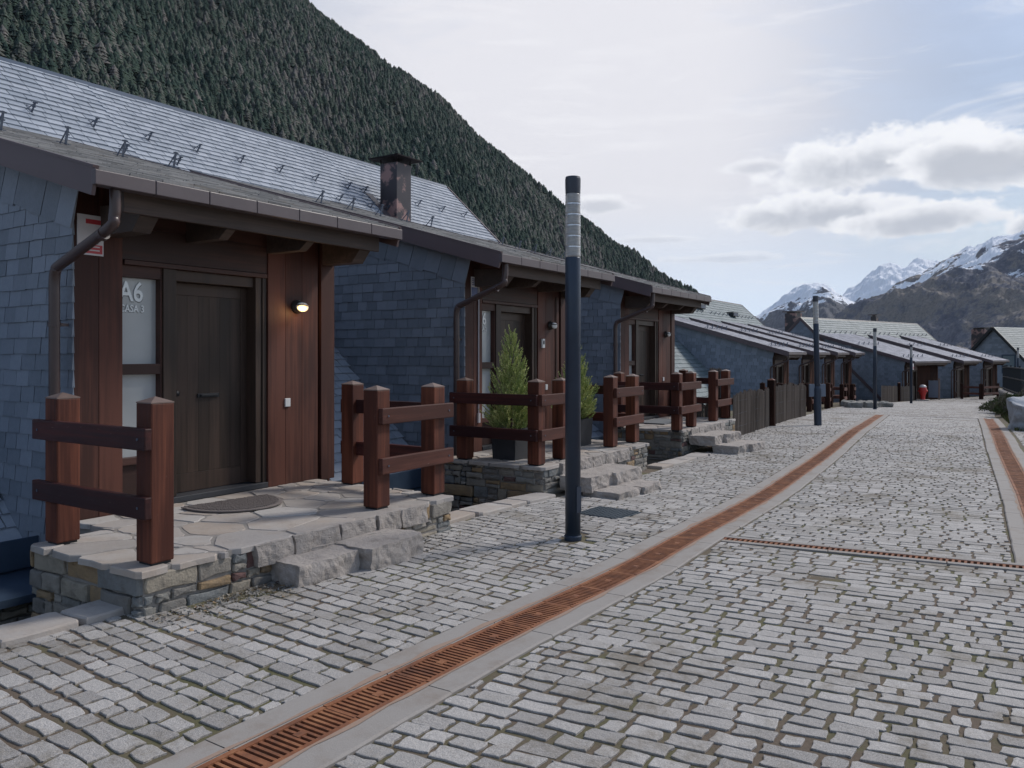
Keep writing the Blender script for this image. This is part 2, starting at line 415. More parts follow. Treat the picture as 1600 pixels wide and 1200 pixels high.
M['rust'] = material('rust', lambda t, p: (
    t.put(p.inputs['Base Color'], t.ramp(t.noise(7, t.oc, 6, .7), [(.3, (.10, .040, .022)), (.5, (.215, .078, .033)), (.72, (.33, .145, .065))])),
    t.put(p.inputs['Roughness'], .8), bump(t, t.noise(120, t.oc, 5), .5, .002)))
M['rust_stain'] = material('rust_stain', lambda t, p: (
    t.put(p.inputs['Base Color'], t.mix(t.noise(60, t.oc, 6, .7), (.24, .15, .10), (.36, .27, .22))), t.put(p.inputs['Roughness'], .9)))
M['sett'] = material('sett', lambda t, p: (
    t.put(p.inputs['Base Color'], t.mix(t.smooth(t.noise(.9, t.oc, 8, .78), .49, .66, 0, .8),
        t.mix(t.smooth(t.noise(230, t.oc, 2, .8), .42, .58), t.mix(isl(t), (.20, .188, .178), (.315, .298, .284)), t.mix(isl(t), (.37, .35, .333), (.54, .515, .49))), (.165, .14, .105))),
    t.put(p.inputs['Roughness'], .78), bump(t, t.math('ADD', t.noise(38, t.oc, 4, .6), t.math('MULTIPLY', t.noise(170, t.oc, 3, .7), .4)), .9, .008)))
M['joint'] = material('joint', lambda t, p: (
    t.put(p.inputs['Base Color'], t.mix(t.smooth(t.noise(1.3, t.oc, 6, .7), .42, .62), t.mix(t.noise(60, t.oc, 5, .7), (.075, .056, .042), (.19, .145, .105)), t.mix(t.noise(90, t.oc, 4), (.065, .065, .03), (.15, .14, .065)))),
    t.put(p.inputs['Roughness'], .95), bump(t, t.noise(70, t.oc, 6, .75), .7, .01)))
M['rubble'] = material('rubble', lambda t, p: (
    t.put(p.inputs['Base Color'], t.mix(t.smooth(t.noise(9, t.oc, 6, .7), .4, .75, 0, .6),
        t.ramp(isl(t), [(0, (.19, .18, .165)), (.2, (.28, .255, .22)), (.38, (.19, .20, .20)), (.52, (.33, .29, .23)), (.66, (.24, .235, .215)), (.78, (.31, .215, .12)), (.88, (.37, .34, .30)), (.96, (.14, .075, .068))], 'CONSTANT'), (.12, .105, .09))),
    t.put(p.inputs['Roughness'], .85), bump(t, t.noise(28, t.oc, 7, .7), .9, .018)))
M['mortar'] = m_plain('mortar', (.065, .058, .050), .95, 0, .4, 20, .8, 60)
M['flag'] = material('flag', lambda t, p: (
    t.put(p.inputs['Base Color'], t.mix(t.smooth(t.noise(6, t.oc, 6, .75), .5, .75, 0, .6),
        t.ramp(t.math('MULTIPLY_ADD', t.math('SUBTRACT', t.noise(4, t.oc, 5, .6), .5), .6, isl(t)), [(0, (.30, .272, .25)), (.35, (.385, .355, .33)), (.6, (.375, .315, .265)), (.85, (.435, .41, .385))]), (.25, .22, .20))),
    t.put(p.inputs['Roughness'], .8), bump(t, t.noise(35, t.oc, 7, .7), .6, .008)))
M['grout'] = m_plain('grout', (.26, .24, .22), .95, 0, .3, 20, .8, 70)
M['block'] = material('block', lambda t, p: (
    t.put(p.inputs['Base Color'], t.mix(t.smooth(t.noise(5, t.oc, 7, .75), .50, .75), t.mix(t.noise(40, t.oc, 4), (.31, .275, .25), (.45, .405, .37)), t.mix(t.noise(18, t.oc, 5), (.17, .155, .145), (.29, .255, .22)))),
    t.put(p.inputs['Roughness'], .85), bump(t, t.noise(26, t.oc, 8, .72), 1.0, .02)))
M['boulder'] = material('boulder', lambda t, p: (
    t.put(p.inputs['Base Color'], t.mix(t.smooth(t.noise(2.2, t.oc, 7, .7), .45, .7), (.40, .42, .45), (.24, .23, .22))),
    t.put(p.inputs['Roughness'], .85), bump(t, t.noise(9, t.oc, 7, .7), .8, .04)))
M['frosted'] = material('frosted', lambda t, p: (
    t.put(p.inputs['Base Color'], t.mix(t.noise(2.5, t.oc, 4, .55), (.33, .35, .355), (.50, .52, .52))), t.put(p.inputs['Roughness'], .16), t.put(p.inputs['Specular IOR Level'], .7)))
M['lens'] = material('lens', lambda t, p: (
    t.put(p.inputs['Base Color'], t.mix(t.noise(3, t.scalevec(t.oc, (4, 4, 30)), 3), (.34, .32, .30), (.66, .64, .61))), t.put(p.inputs['Roughness'], .18),
    t.put(p.inputs['Transmission Weight'], .35), t.put(p.inputs['Coat Weight'], .5)))
M['lens_ring'] = m_plain('lens_ring', (.62, .62, .65), .15, .6, .2, 40, 0)
M['bulkhead'] = m_plain('bulkhead', (.035, .03, .028), .45)
M['lamp_glass'] = m_plain('lamp_glass', (.6, .6, .58), .15, 0, .1)
M['lamp_lit'] = m_plain('lamp_lit', (.8, .7, .5), .3, 0, .05, 5, 0, 20, .5, (1.0, .60, .20, 5.0))
M['lamp_lit_dim'] = m_plain('lamp_lit_dim', (.6, .55, .45), .2, 0, .05, 5, 0, 20, .5, (1.0, .72, .36, .35))
M['twig'] = material('twig', lambda t, p: (t.put(p.inputs['Base Color'], t.mix(isl(t), (.10, .078, .062), (.29, .235, .19))), t.put(p.inputs['Roughness'], .9)))
def m_attr(name, a, b, c, rough=.8, sp=.2):
    def fn(t, p):
        at = t.node('ShaderNodeAttribute'); at.attribute_name = 'tint'
        t.put(p.inputs['Base Color'], t.ramp(at.outputs['Fac'], [(0, a), (.5, b), (1, c)])); t.put(p.inputs['Roughness'], rough); p.inputs['Specular IOR Level'].default_value = sp
    return material(name, fn)
M['conifer'] = m_attr('conifer', (.12, .19, .06), (.32, .38, .13), (.60, .60, .25), .6)
M['pine'] = m_attr('pine', (.020, .040, .037), (.052, .076, .060), (.16, .15, .145), .9, .1)
M['bush'] = m_attr('bush', (.05, .07, .022), (.10, .115, .045), (.20, .165, .13), .8)
M['grass'] = m_attr('grass', (.05, .07, .02), (.09, .10, .035), (.16, .14, .07), .9)
M['hillsoil'] = m_plain('hillsoil', (.04, .05, .042), .95, 0, .4, .02, 0)

# ------------------------------------------------------------------ ground
GK = [(-60,.10),(0,.08),(4,.06),(7,.02),(10,-.07),(15,-.12),(21,-.13),(25,-.22),(30,-.38),(35,-.52),(42,-.75),(49,-.98),(55,-1.24),(60,-1.38),(66,-1.46),(78,-1.50),(100,-1.6),(120,-2.4),(160,-5.5)]
g = lambda s: float(np.interp(s, [a for a, b in GK], [b for a, b in GK]))
it = lambda s, K: float(np.interp(s, [a for a, b in K], [b for a, b in K]))
LE = [(0,-4.95),(13,-4.95),(17.5,-5.6),(22,-5.85),(29,-6.5),(35,-7.1),(42,-7.4),(50,-7.6),(60,-6.6),(64,-5.6),(70,-3.4),(76,-1.6),(90,3.0)]
CH = [(-3,-2.72),(3,-2.70),(6,-2.66),(11,-2.90),(16,-3.24),(24,-3.85),(31,-4.5)]
RC = [(0,.0),(6,-.06),(8,-.11),(12.5,-.34),(18.6,-.75),(26,-1.18),(33.5,-1.62),(50,-2.1),(60,-1.6),(70,-.6),(80,3),(90,7)]
left = lambda s: it(s, LE); chn = lambda s: it(s, CH); rch = lambda s: it(s, RC)

def gz(x, y):
    z = g(y) - .004
    L = left(y)
    if x < L - .25: z -= .8 if y < 26 else (.8*(30-y)/4 + .04*(y-26)/4 if y < 30 else .04)
    if x < -13: z -= min(60, (-13-x)*.25)
    if x > 6: z -= min(50, (x-6)*.2)
    if y > 110: z -= min(60, (y-110)*.15)
    if y > 24 and x > rch(y)+.7:      # planted bank at the right of the street
        z += min(1.0, (x-rch(y)-.7)*.28) * min(1, (y-24)/3) * (1 if y < 60 else max(0, 1-(y-60)/15))
    return z
def build_ground():
    ys = sorted(set([-9000,-3000,-1000,-300,-100,-40,-20,-10,-4] + [round(i*.5, 3) for i in range(0, 180)] + list(range(90, 160, 4)) + [200, 300, 600, 1500, 4000, 9000, 20000]))
    us = [-20000,-6000,-2000,-800,-300,-100,-50,-30,-20,-13,-10,-8,-2,-.6,-.26,-.245]
    mb = MB(); cols = None; rows = []
    for y in ys:
        L = left(y) if y < 95 else left(95)
        xs = [L+u for u in us] + [L + k*((4.0-L)/24) for k in range(0, 25)] + [5, 6, 8, 11, 16, 25, 50, 120, 400, 1500, 6000, 20000]
        rows.append([len(mb.v)+i for i in range(len(xs))]); mb.v += [(x, y, gz(x, y)) for x in xs]
    for a, b in zip(rows, rows[1:]):
        mb.f += [(a[i], a[i+1], b[i+1], b[i]) for i in range(len(a)-1)]
    mb.build('ground', M['joint'], kind='structure')
build_ground()

XD0, XD1 = (-2.43, 7.41), (.3, 7.78)                        # cross drain centre line
def xd(x): return XD0[1] + (x-XD0[0])*(XD1[1]-XD0[1])/(XD1[0]-XD0[0])
def setts():
    mb = MB(); r = random.Random(3)
    def strip(x0f, x1f, y0, y1, skew, detail, seed):
        r = random.Random(seed); y = y0
        while y < y1:
            p = .117*r.uniform(.92, 1.08); xa, xb = x0f(y), x1f(y); x = xa + r.uniform(-.14, 0); off = r.uniform(-.01, .01)
            while x < xb:
                w = r.choice([.12, .15, .175, .195, .22])*r.uniform(.88, 1.15); a, b = max(x, xa), min(x+w, xb); x += w
                if b-a < .045: continue
                gp = r.uniform(.010, .030); cx = (a+b)/2; cy = y + skew*(cx-xa) + off + .010*math.sin(cx*1.7+seed)
                if x0f is mid0 and abs(cy+p/2 - xd(cx)) < .155 and cx < .3: continue
                if math.hypot(cx+3.58, cy-6.57) < .19: continue
                dz = noise.noise((cx*.6, cy*.5, seed))*.018 + r.uniform(-.004, .004)
                if noise.noise((cx*1.9, cy*1.9, 7.7)) > .6: dz -= .03
                z0 = g(cy)
                a2, b2, ya, yb = a+gp*.6, b-gp*.6, cy+gp*.55, cy+p-gp*.55
                sl = r.uniform(-.02, .02)
                q = [Vector((a2, ya, z0)), Vector((b2, ya+skew*(b2-a2)+sl*.3, z0)), Vector((b2, yb+skew*(b2-a2)+sl*.3, z0)), Vector((a2, yb, z0))]
                if detail == 2:
                    pts = rough_quad(*q, r, .0085)
                    pillow(mb, pts, (0, 0, 1), .0050+dz*.25, .005, .12, r, base=-.02)
                elif detail == 1:
                    pillow(mb, rough_quad(*[v + Vector((r.uniform(-.008, .008), r.uniform(-.006, .006), 0)) for v in q], r, .006, 1), (0, 0, 1), .0055+dz*.25, .007, .12, r, base=-.02)
                else:
                    n = len(mb.v); mb.v += [(v.x+r.uniform(-.01, .01), v.y+r.uniform(-.008, .008), z0+.010+dz*.3+r.uniform(-.003, .003)) for v in q]; mb.f.append((n, n+1, n+2, n+3))
            y += p
    mid0 = lambda s: chn(s)+.30; mid1 = lambda s: rch(s)-.02+(.75 if s < 7.55 else 0)
    l0 = lambda s: left(s)+ (.0 if not 3.0 < s < 4.6 else .45*math.sin((s-3.0)/1.6*math.pi)); l1 = lambda s: chn(s)-.30
    r0 = lambda s: rch(s)+.66; r1 = lambda s: rch(s)+2.9
    strip(l0, l1, 1.2, 15, -.05, 2, 11); strip(mid0, mid1, 1.4, 15, .10, 2, 12); strip(r0, r1, 7.9, 15, .1, 1, 13); strip(lambda s: rch(s)+.75, lambda s: 2.6, 2.5, 7.9, .10, 2, 19)
    strip(l0, l1, 15, 31.0, .0, 1, 14); strip(mid0, mid1, 15, 31.0, .06, 1, 15); strip(r0, r1, 15, 24.5, .1, 1, 16)
    strip(lambda s: left(s), lambda s: rch(s)+.55, 31.15, 86, .0, 0, 17)
    mb.build('cobbled_street', M['sett'], kind='structure')
setts()

def drains():
    # main drain, slowly bending with the street
    def run(fn, s0, s1, name, label, wk=(.125, .295), rs=5):
        t = thing(name, label, 'drain', (fn(s0), s0, 0)); inv = Matrix.Translation((-fn(s0), -s0, 0))
        r = random.Random(rs)
        for sg in (-1, 1):
            k = MB(); s = s0; L = .98
            while s < s1-.05:
                e = min(s+L, s1); a0, a1 = fn(s), fn(e); j = r.uniform(-.006, .006); n = 6
                rows = []
                for i in range(n+1):
                    y = s+.004+(e-s-.008)*i/n; x = fn(y); w0, w1 = wk[0]*sg, (wk[1]+j+r.uniform(-.004, .004))*sg; z = g(y)
                    rows.append([(x+w0, y, z-.1), (x+w0, y, z+.010), (x+w0+.006*sg, y, z+.015), (x+w1-.01*sg, y, z+.017), (x+w1, y, z+.008), (x+w1, y, z-.05)])
                v = [p for rr in rows for p in rr]; m = 6
                k.add(v, [(i*m+c, i*m+c+1, (i+1)*m+c+1, (i+1)*m+c)[::sg] for i in range(n) for c in range(m-1)] + [tuple(range(m))[::-sg], tuple(n*m+c for c in range(m))[::sg]])
                s = e
            k.xf(inv).build('kerb', M['concrete'], t)
        gr = MB(); s = s0; rr = random.Random(9)
        while s < s1-.1:
            e = min(s+.5, s1); xa, xb = fn(s), fn(e); za, zb = g(s)+.006+rr.uniform(-.003, .003), g(e)+.006+rr.uniform(-.003, .003)
            for sg in (-1, 1):
                gr.bar((xa+sg*.108, s+.003, za), (xb+sg*.108, e-.003, zb), .028, .016)
            nb = 14
            for i in range(nb+1):
                f = i/nb; y = s+.008+(e-s-.016)*f; x = xa+(xb-xa)*f; z = za+(zb-za)*f
                gr.bar((x-.1, y, z-.002), (x+.1, y, z-.002), .0165 if i not in (0, nb) else .022, .012)
            gr.bar(((xa+xb)/2-.02, (s+e)/2, (za+zb)/2+.001), ((xa+xb)/2+.02, (s+e)/2, (za+zb)/2+.001), .05, .012)
            s = e
        gr.xf(inv).build('grate', M['rust'], t)
        ch = MB()
        n = int((s1-s0)/.5)+1
        for i in range(n):
            a, b = s0+i*.5, min(s0+(i+1)*.5, s1)
            if b <= a: break
            ch.add([(fn(a)-.13, a, g(a)-.085), (fn(a)+.13, a, g(a)-.085), (fn(b)+.13, b, g(b)-.085), (fn(b)-.13, b, g(b)-.085)], [(0, 1, 2, 3)])
        ch.xf(inv).build('gutter_bed', M['dark_gap'], t)
        for sg in (-1, 1):                          # rust washed onto the kerb edges beside the grate
            s = s0; st = MB()
            while s < s1-.05:
                e = min(s+.12, s1); w = .010+.055*abs(noise.noise((s*2.1, sg*3, 1))); w2 = .010+.055*abs(noise.noise((e*2.1, sg*3, 1)))
                xa, xb = fn(s), fn(e)
                st.add([(xa+sg*.128, s, g(s)+.0182), (xa+sg*(.13+w), s, g(s)+.0182), (xb+sg*(.13+w2), e, g(e)+.0182), (xb+sg*.128, e, g(e)+.0182)], [(0, 1, 2, 3)[::sg]])
                s = e
            st.xf(inv).build('rust_stain', M['rust_stain'], t)
    run(chn, 1.2, 31.0, 'drain_channel', 'long rusty slotted drain between concrete kerbs running down the street beside the lamp posts')
    run(lambda s: rch(s)+.305, 7.86, 31.6, 'drain_channel', 'rusty slotted drain with concrete kerbs at the right edge of the street, by the boulder', (.125, .30), 6)
    a, b = Vector((*XD0, 0)), Vector((XD1[0]+.02, XD1[1], 0)); d = (b-a); L = d.length; ang = math.atan2(d.y, d.x)
    t = thing('cross_drain', 'narrow slotted drain crossing the cobbles between the two long rusty drains', 'drain', (a.x, a.y, g(7.5)), ang)
    k = MB()
    for sg in (-1, 1):
        n = 3
        for i in range(n): k.box(L*i/n+.003, L*(i+1)/n-.003, *( (.058, .125) if sg > 0 else (-.125, -.058)), -.08, .016)
    k.build('kerb', M['concrete'], t, bevel=.004)
    gr = MB(); gr.box(0, L, -.058, -.045, -.02, .012); gr.box(0, L, .045, .058, -.02, .012)
    x = .01
    while x < L-.02: gr.bar((x, -.048, .004), (x+.012, .048, .004), .020, .014); x += .046
    gr.build('grate', M['rust'], t); MB().box(0, L, -.06, .06, -.09, -.07).build('gutter_bed', M['dark_gap'], t)
    # concrete joint across the street where the drains end
    k = MB(); k.box(-4.7, -1.0, 31.02, 31.12, g(31)-.1, g(31)+.012); k.build('concrete_joint', M['concrete'], kind='structure')
drains()

def manhole():
    t = thing('manhole_cover', 'square dark blue metal manhole cover in the cobbles behind the front lamp post', 'manhole cover', (-3.92, 7.99, g(8)+.018), R(-4))
    MB().box(-.27, .27, -.27, .27, -.05, -.006).build('frame', M['manhole'], t, bevel=.003)
    k = MB(); k.box(-.25, .25, -.25, .25, -.005, .004)
    for i in range(9):
        for j in range(9): k.box(-.225+i*.054, -.205+i*.054, -.225+j*.054, -.205+j*.054, .004, .007)
    k.build('lid', M['manhole'], t)
manhole()

def copings():
    def run(s0, s1, seed, label):
        r = random.Random(seed); mb = MB(); s = s0; top = MB()
        while s < s1:
            L = min(r.uniform(.35, .7), s1-s+.05); q = [Vector((-5.24+r.uniform(-.03, .03), s+.01, g(s))), Vector((-4.93+r.uniform(-.02, .03), s+.01, g(s))), Vector((-4.93+r.uniform(-.02, .03), s+L-.01, g(s+L))), Vector((-5.24+r.uniform(-.03, .03), s+L-.01, g(s+L)))]
            o = Vector((-5.1, s0, 0))
            pillow(mb, [tuple(Vector(p)-o) for p in rough_quad(*q, r, .012)], (0, 0, 1), .045, .012, .5, r, base=-.06); s += L
        t = thing('retaining_wall', label, 'wall', (-5.1, s0, 0))
        mb.build('coping', M['flag'], t)
        w = MB(); rubble(w, (-.11, 0, g(s0)-.85), (0, 1, 0), (0, 0, 1), (-1, 0, 0), s1-s0, .82, seed)
        w.box(-.10, .13, 0, s1-s0, g(s1)-.9, g(s1)-.02); w.build('wall', M['rubble'], t)
    run(1.2, 3.0, 1, 'low stone wall with pale coping at the street edge, left of the front porch')
    run(6.28, 8.6, 2, 'low stone wall with pale coping along the street between the first and second porch')
    run(12.05, 14.3, 3, 'low stone wall with pale coping along the street between the second and third porch')
copings()

# ------------------------------------------------------------------ houses
SL = .287; GC = 2.795          # pitch of the porch roof, height of its eave over the porch floor
HOUSE = {}
def house(name, label, group, loc, rz, p0, rb, al, ar, W=2.97, seed=1, near=True, num=None, lit=False, gable_r=False, gable_l=False, mats=('slate_roof', 'slate_porch'),
          chimney=None, gaps=(True, True), main_guard_s=None, wall_lamp=True, wide=False, clad='cladding'):
    """local frame: x out of the front, y along the front, z up from the porch floor. p0: height of the main roof plane over the front, rb: ridge"""
    t = thing(name, label, 'house', loc, rz, group)
    G0, G1 = -.27, W+.22; bi = (p0-GC-.81*SL)/.666; ci = p0-.953*bi; cr = p0-.953*rb; r = random.Random(seed); bg = (p0+.274)/.953; gx = bg+.83
    lowc = lambda b: GC + (.81-b)*SL
    SW, SE = (.215, .142) if near else (.25, .165)
    # body behind the slates, and slated side walls
    sw = MB()
    prof = [(-.07, -1.3), (-.07, 2.77), (bi, lowc(bi)-.26), (-1.6, -1.3)]
    sw.prism([(b, .006, c) for b, c in prof], (0, .10, 0)); sw.prism([(b, W-.106, c) for b, c in prof], (0, .10, 0))
    sw.build('wall_core', M['dark_gap'], t)
    ln = math.hypot(1, SL); dv = .27
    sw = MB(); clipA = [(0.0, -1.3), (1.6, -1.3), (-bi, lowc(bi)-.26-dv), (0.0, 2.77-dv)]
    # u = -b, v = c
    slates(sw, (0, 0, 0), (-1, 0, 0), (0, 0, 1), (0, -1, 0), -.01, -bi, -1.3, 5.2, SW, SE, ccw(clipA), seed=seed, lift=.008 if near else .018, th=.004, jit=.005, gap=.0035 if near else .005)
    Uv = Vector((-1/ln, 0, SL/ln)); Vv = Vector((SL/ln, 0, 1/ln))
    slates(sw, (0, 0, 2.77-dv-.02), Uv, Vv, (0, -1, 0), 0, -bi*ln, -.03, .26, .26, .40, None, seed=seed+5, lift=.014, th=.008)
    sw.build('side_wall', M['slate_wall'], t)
    if not near or gable_r:
        s2 = MB(); clipB = [(-x, y) for x, y in clipA]
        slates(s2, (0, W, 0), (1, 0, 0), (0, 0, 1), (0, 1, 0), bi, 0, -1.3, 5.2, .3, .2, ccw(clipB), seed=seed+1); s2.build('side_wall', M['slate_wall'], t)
    # main roof
    rs = MB(); th = .12
    a0, a1 = al, ar
    rs.prism([(bg-.03, a0, -.265), (rb, a0, cr-.02), (rb-3.2, a0, cr-.02-3.05), (rb-3.2, a0, cr-.2-3.05), (rb, a0, cr-.2), (bg-.03, a0, -.41)], (0, a1-a0, 0))
    mr = rs.build('main_roof', M['black_metal'], t)
    q = MB(); l2 = math.hypot(1, .953); U = Vector((0, 1, 0)); V = Vector((-1/l2, 0, .953/l2)); N = Vector((.953/l2, 0, 1/l2))
    vlen = (-rb+bg)*l2
    sk = lambda u, v: (0.05 < u < W-.05) and (bg - v/l2) > bi+.25
    rw, re = (.27, .155) if near else (.38, .26)
    slates(q, (bg, 0, -.274), U, V, N, a0, a1, 0, vlen-.02, rw, re, [(a0, 0), (a1, 0), (a1, vlen), (a0, vlen)], sk, seed=seed+2, lift=.016, th=.006, gap=.006, jit=.006)
    q.build('slates', M[mats[0]], mr)
    rc = MB(); rc.prism([(rb+.10, a0, cr-.075), (rb, a0, cr+.045), (rb-.10, a0, cr-.06)], (0, a1-a0, 0)); rc.build('ridge_cap', M['blue_metal'] if near else M['black_metal'], mr)
    if gable_r or gable_l:
        for on, a, o in ((gable_r, a1, -.12), (gable_l, a0, .12)):
            if not on: continue
            gb = MB(); xb = rb-3.2
            gb.prism([(-.9, a+o*.5, -1.3), (-.9, a+o*.5, p0+.75), (rb, a+o*.5, cr-.1), (xb, a+o*.5, cr-3.1), (xb, a+o*.5, -1.3)][::1], (0, o, 0))
            gb.build('gable_core', M['dark_gap'], t)
            gs = MB(); sg = 1 if a == a1 else -1
            poly = [(.9, -1.3), (.9, p0+.75), (-rb, cr-.15), (-xb, cr-3.15), (-xb, -1.3)]
            slates(gs, (0, a+o*.5, 0), (-1, 0, 0), (0, 0, 1), (0, sg, 0), .9, -xb, -1.3, cr, .3, .2, ccw(poly), seed=seed+8)
            gs.build('gable_wall', M['slate_wall'], t)
        vb = MB()
        for on, a in ((gable_r, a1), (gable_l, a0)):
            if on:
                vb.bar((bg, a, -.35), (rb, a, cr-.08), .05, .2); vb.bar((rb, a, cr-.08), (rb-3.2, a, cr-3.13), .05, .2)
        vb.build('verge_board', M['verge'], t)
    # porch roof
    pr = MB(); c_ = lambda b: lowc(b)
    pr.prism([(.78, G0+.02, c_(.78)-.015), (bi-.1, G0+.02, c_(bi-.1)-.015), (bi-.1, G0+.02, c_(bi-.1)-.09), (.74, G0+.02, c_(.74)-.09)], (0, G1-G0-.04, 0))
    po = pr.build('porch_roof', M['black_metal'], t)
    q = MB(); V2 = Vector((-1/ln, 0, SL/ln)); N2 = Vector((SL/ln, 0, 1/ln)); L2 = (.80-bi)*ln
    slates(q, (.80, 0, c_(.80)-.012), U, V2, N2, G0, G1, 0, L2, .27 if near else .36, .15 if near else .25, [(G0, 0), (G1, 0), (G1, L2), (G0, L2)], None, seed=seed+3, lift=.010, th=.007)
    q.build('slates', M[mats[1]], po)
    so_ = MB(); so_.prism([(.72, G0+.04, c_(.72)-.10), (0.0, G0+.04, c_(0)-.10), (0.0, G0+.04, c_(0)-.13), (.72, G0+.04, c_(.72)-.13)], (0, G1-G0-.08, 0)); so_.build('soffit', M['eave_wood'], t)
    for a, b_ in ((G0, 0), (G1, 1)):
        vb = MB(); x = .80; k = 0
        while x > bi+.02:                      # verge flashing in lengths
            x2 = max(bi, x-1.9); vb.bar((x-.003, a, c_(x)-.105), (x2+.003, a, c_(x2)-.105), .03, .205); x = x2
        vb.bar((.81, a, c_(.81)+.012), (bi, a, c_(bi)+.012), .05, .018)
        vb.build('verge_board', M['verge'], t)
    gt = MB(); n = 7 if near else 3; a = G0-.02
    for i in range(n):
        b1 = a+(G1-G0+.04)/n; gt.box(.775, .83, a+.003, b1-.003, GC-.125, GC-.012); a = b1
    gt.box(.70, .772, G0, G1, GC-.12, GC-.03)
    gu = gt.build('gutter', M['fascia'], t, bevel=.006 if near else 0)
    eb = MB(); eb.box(.60, .645, G0+.32, G1-.16, GC-.265, GC-.10); eb.build('eave_board', M['eave_wood'], t, bevel=.004 if near else 0)
    if near or True:
        for a, w, d0 in ((.31, .17, .16), (1.12, .10, .12), (2.08, .10, .12), (W-.10, .17, .17)):
            bk = MB(); zt = GC-.225
            bk.prism([(.58, a-w/2, zt+.06), (.58, a-w/2, zt-.04), (.47, a-w/2, zt-d0), (-.02, a-w/2, zt-d0), (-.02, a-w/2, zt+.10)], (0, w, 0))
            bk.build('bracket', M['eave_wood'], t, bevel=.004 if near else 0)
    # timber front
    fb = MB(); fb.box(-.32, -.22, .01, W-.01, -1.3, 2.86); fb.build('front_core', M['dark_gap'], t)
    wc = MB(); Fr = 2.03
    def boards(a_, b_, n_, z0_, z1_, x1=0.0):
        for i in range(n_): wc.box(-.06+x1, x1+r.uniform(-.0015, .0015), a_+(b_-a_)*i/n_+.0015, a_+(b_-a_)*(i+1)/n_-.0015, z0_, z1_)
    boards(.0, .43, 2, -.02, 2.88); boards(Fr, W-.24, 3, -.02, 2.88); boards(W-.205, W, 1, -.02, 2.88, .015)
    wc.box(-.22, -.06, 0, .03, -1.3, 2.8); wc.box(-.22, -.06, W-.03, W, -1.3, 2.8); 
    wc.build('wood_cladding', M[clad], t, bevel=.003 if near else 0)
    hd = MB(); hd.box(-.08, -.012, .433, Fr-.003, 2.235, 2.52); hd.box(-.08, -.014, .433, Fr-.003, 2.523, 2.88); hd.box(-.10, -.002, .45, Fr-.005, 2.19, 2.232)
    hd.build('header_board', M['header'], t, bevel=.003 if near else 0)
    if wide:
        wd = MB(); n_ = int((wide)/.9)
        for i in range(n_+1): wd.box(-.1, 0.02, W+wide*i/n_-.06, W+wide*i/n_+.06, -.3, 2.7)
        wd.build('carport_post', M['cladding'], t)
    df = MB(); df.box(-.19, -.03, .845, .98, .06, 2.19); df.box(-.19, -.03, 1.895, Fr-.06, .06, 2.19); df.box(-.185, -.06, .98, 1.895, 2.085, 2.188)
    df.box(-.14, -.018, Fr-.055, Fr-.004, .0, 2.19)
    df.build('door_frame', M['door_wood'], t, bevel=.004 if near else 0)
    th_ = MB(); th_.box(-.20, .01, .433, Fr-.004, .0, .055); th_.build('threshold', M['anthracite'], t, bevel=.004 if near else 0)
    d = MB(); d.box(-.215, -.185, .985, 1.89, .06, 2.08)
    nb = 6 if near else 3
    for i in range(nb): d.box(-.188, -.1725, 1.067+.746/nb*i+.0006, 1.067+.746/nb*(i+1)-.0006, .237, 1.963)
    d.box(-.188, -.168, .985, 1.065, .06, 2.08); d.box(-.188, -.168, 1.815, 1.89, .06, 2.08); d.box(-.188, -.169, 1.067, 1.813, .06, .235); d.box(-.188, -.169, 1.067, 1.813, 1.965, 2.08)
    do = d.build('door', M['door_wood'], t, bevel=.0012 if near else 0)
    if near:
        h = MB(); h.box(-.172, -.158, 1.30, 1.55, .965, 1.005); h.bar((-.150, 1.33, .985), (-.150, 1.52, .985), .02, .02); h.build('letter_slot', M['black_metal'], do, bevel=.003)
        h = MB(); h.lathe([(.028, 0), (.028, .02), (.012, .025), (.012, .05), (.03, .06), (.03, .08), (0.004, .09)], 0, 0, 14)
        h.xf(Matrix.Translation((-.168, 1.025, 1.02)) @ Matrix.Rotation(R(90), 4, 'Y')); h.build('handle', M['black_metal'], do, smooth=True)
    wf = MB(); wf.box(-.17, -.05, .435, .452, .45, 2.19); wf.box(-.17, -.05, .827, .845, .06, 2.19); wf.box(-.17, -.05, .452, .827, 2.085, 2.19); wf.box(-.17, -.05, .452, .827, 1.21, 1.305)
    wf.box(-.17, -.05, .452, .827, .40, .465); wf.box(-.15, -.09, .452, .827, .06, .40)
    wo = wf.build('window', M['header'], t, bevel=.003 if near else 0)
    pn = MB(); pn.box(-.14, -.125, .45, .83, .46, 1.22); pn.box(-.14, -.125, .45, .83, 1.29, 2.09); pn.build('pane', M['frosted'], wo)
    if num:
        big, small = num
        for dx, dz_, mt, dd in ((.006, -.006, 'number_shadow', -.1245), (0, 0, 'number', -.118)):
            text_mesh(big, .25, lambda x, y, z, q=dx, w=dz_, d_=dd: (d_+z, .465+x*.80+q, 1.875+y+w), 'number', M[mt], wo, .005, bold=.004)
            text_mesh(small, .092, lambda x, y, z, q=dx*.6, w=dz_*.6, d_=dd: (d_+z, .468+x*.80+q, 1.775+y+w), 'number', M[mt], wo, .003, bold=.002)
    # rain pipe
    dp = MB()
    ctrl = [(.745, -.08, GC-.11), (.745, -.08, GC-.24), (.735, -.085, GC-.34), (.68, -.095, GC-.42), (.05, -.125, GC-.66), (-.03, -.13, GC-.71), (-.055, -.13, GC-.80), (-.055, -.13, GC-1.0), (-.055, -.13, 1.0), (-.055, -.13, -.9)]
    sm = []
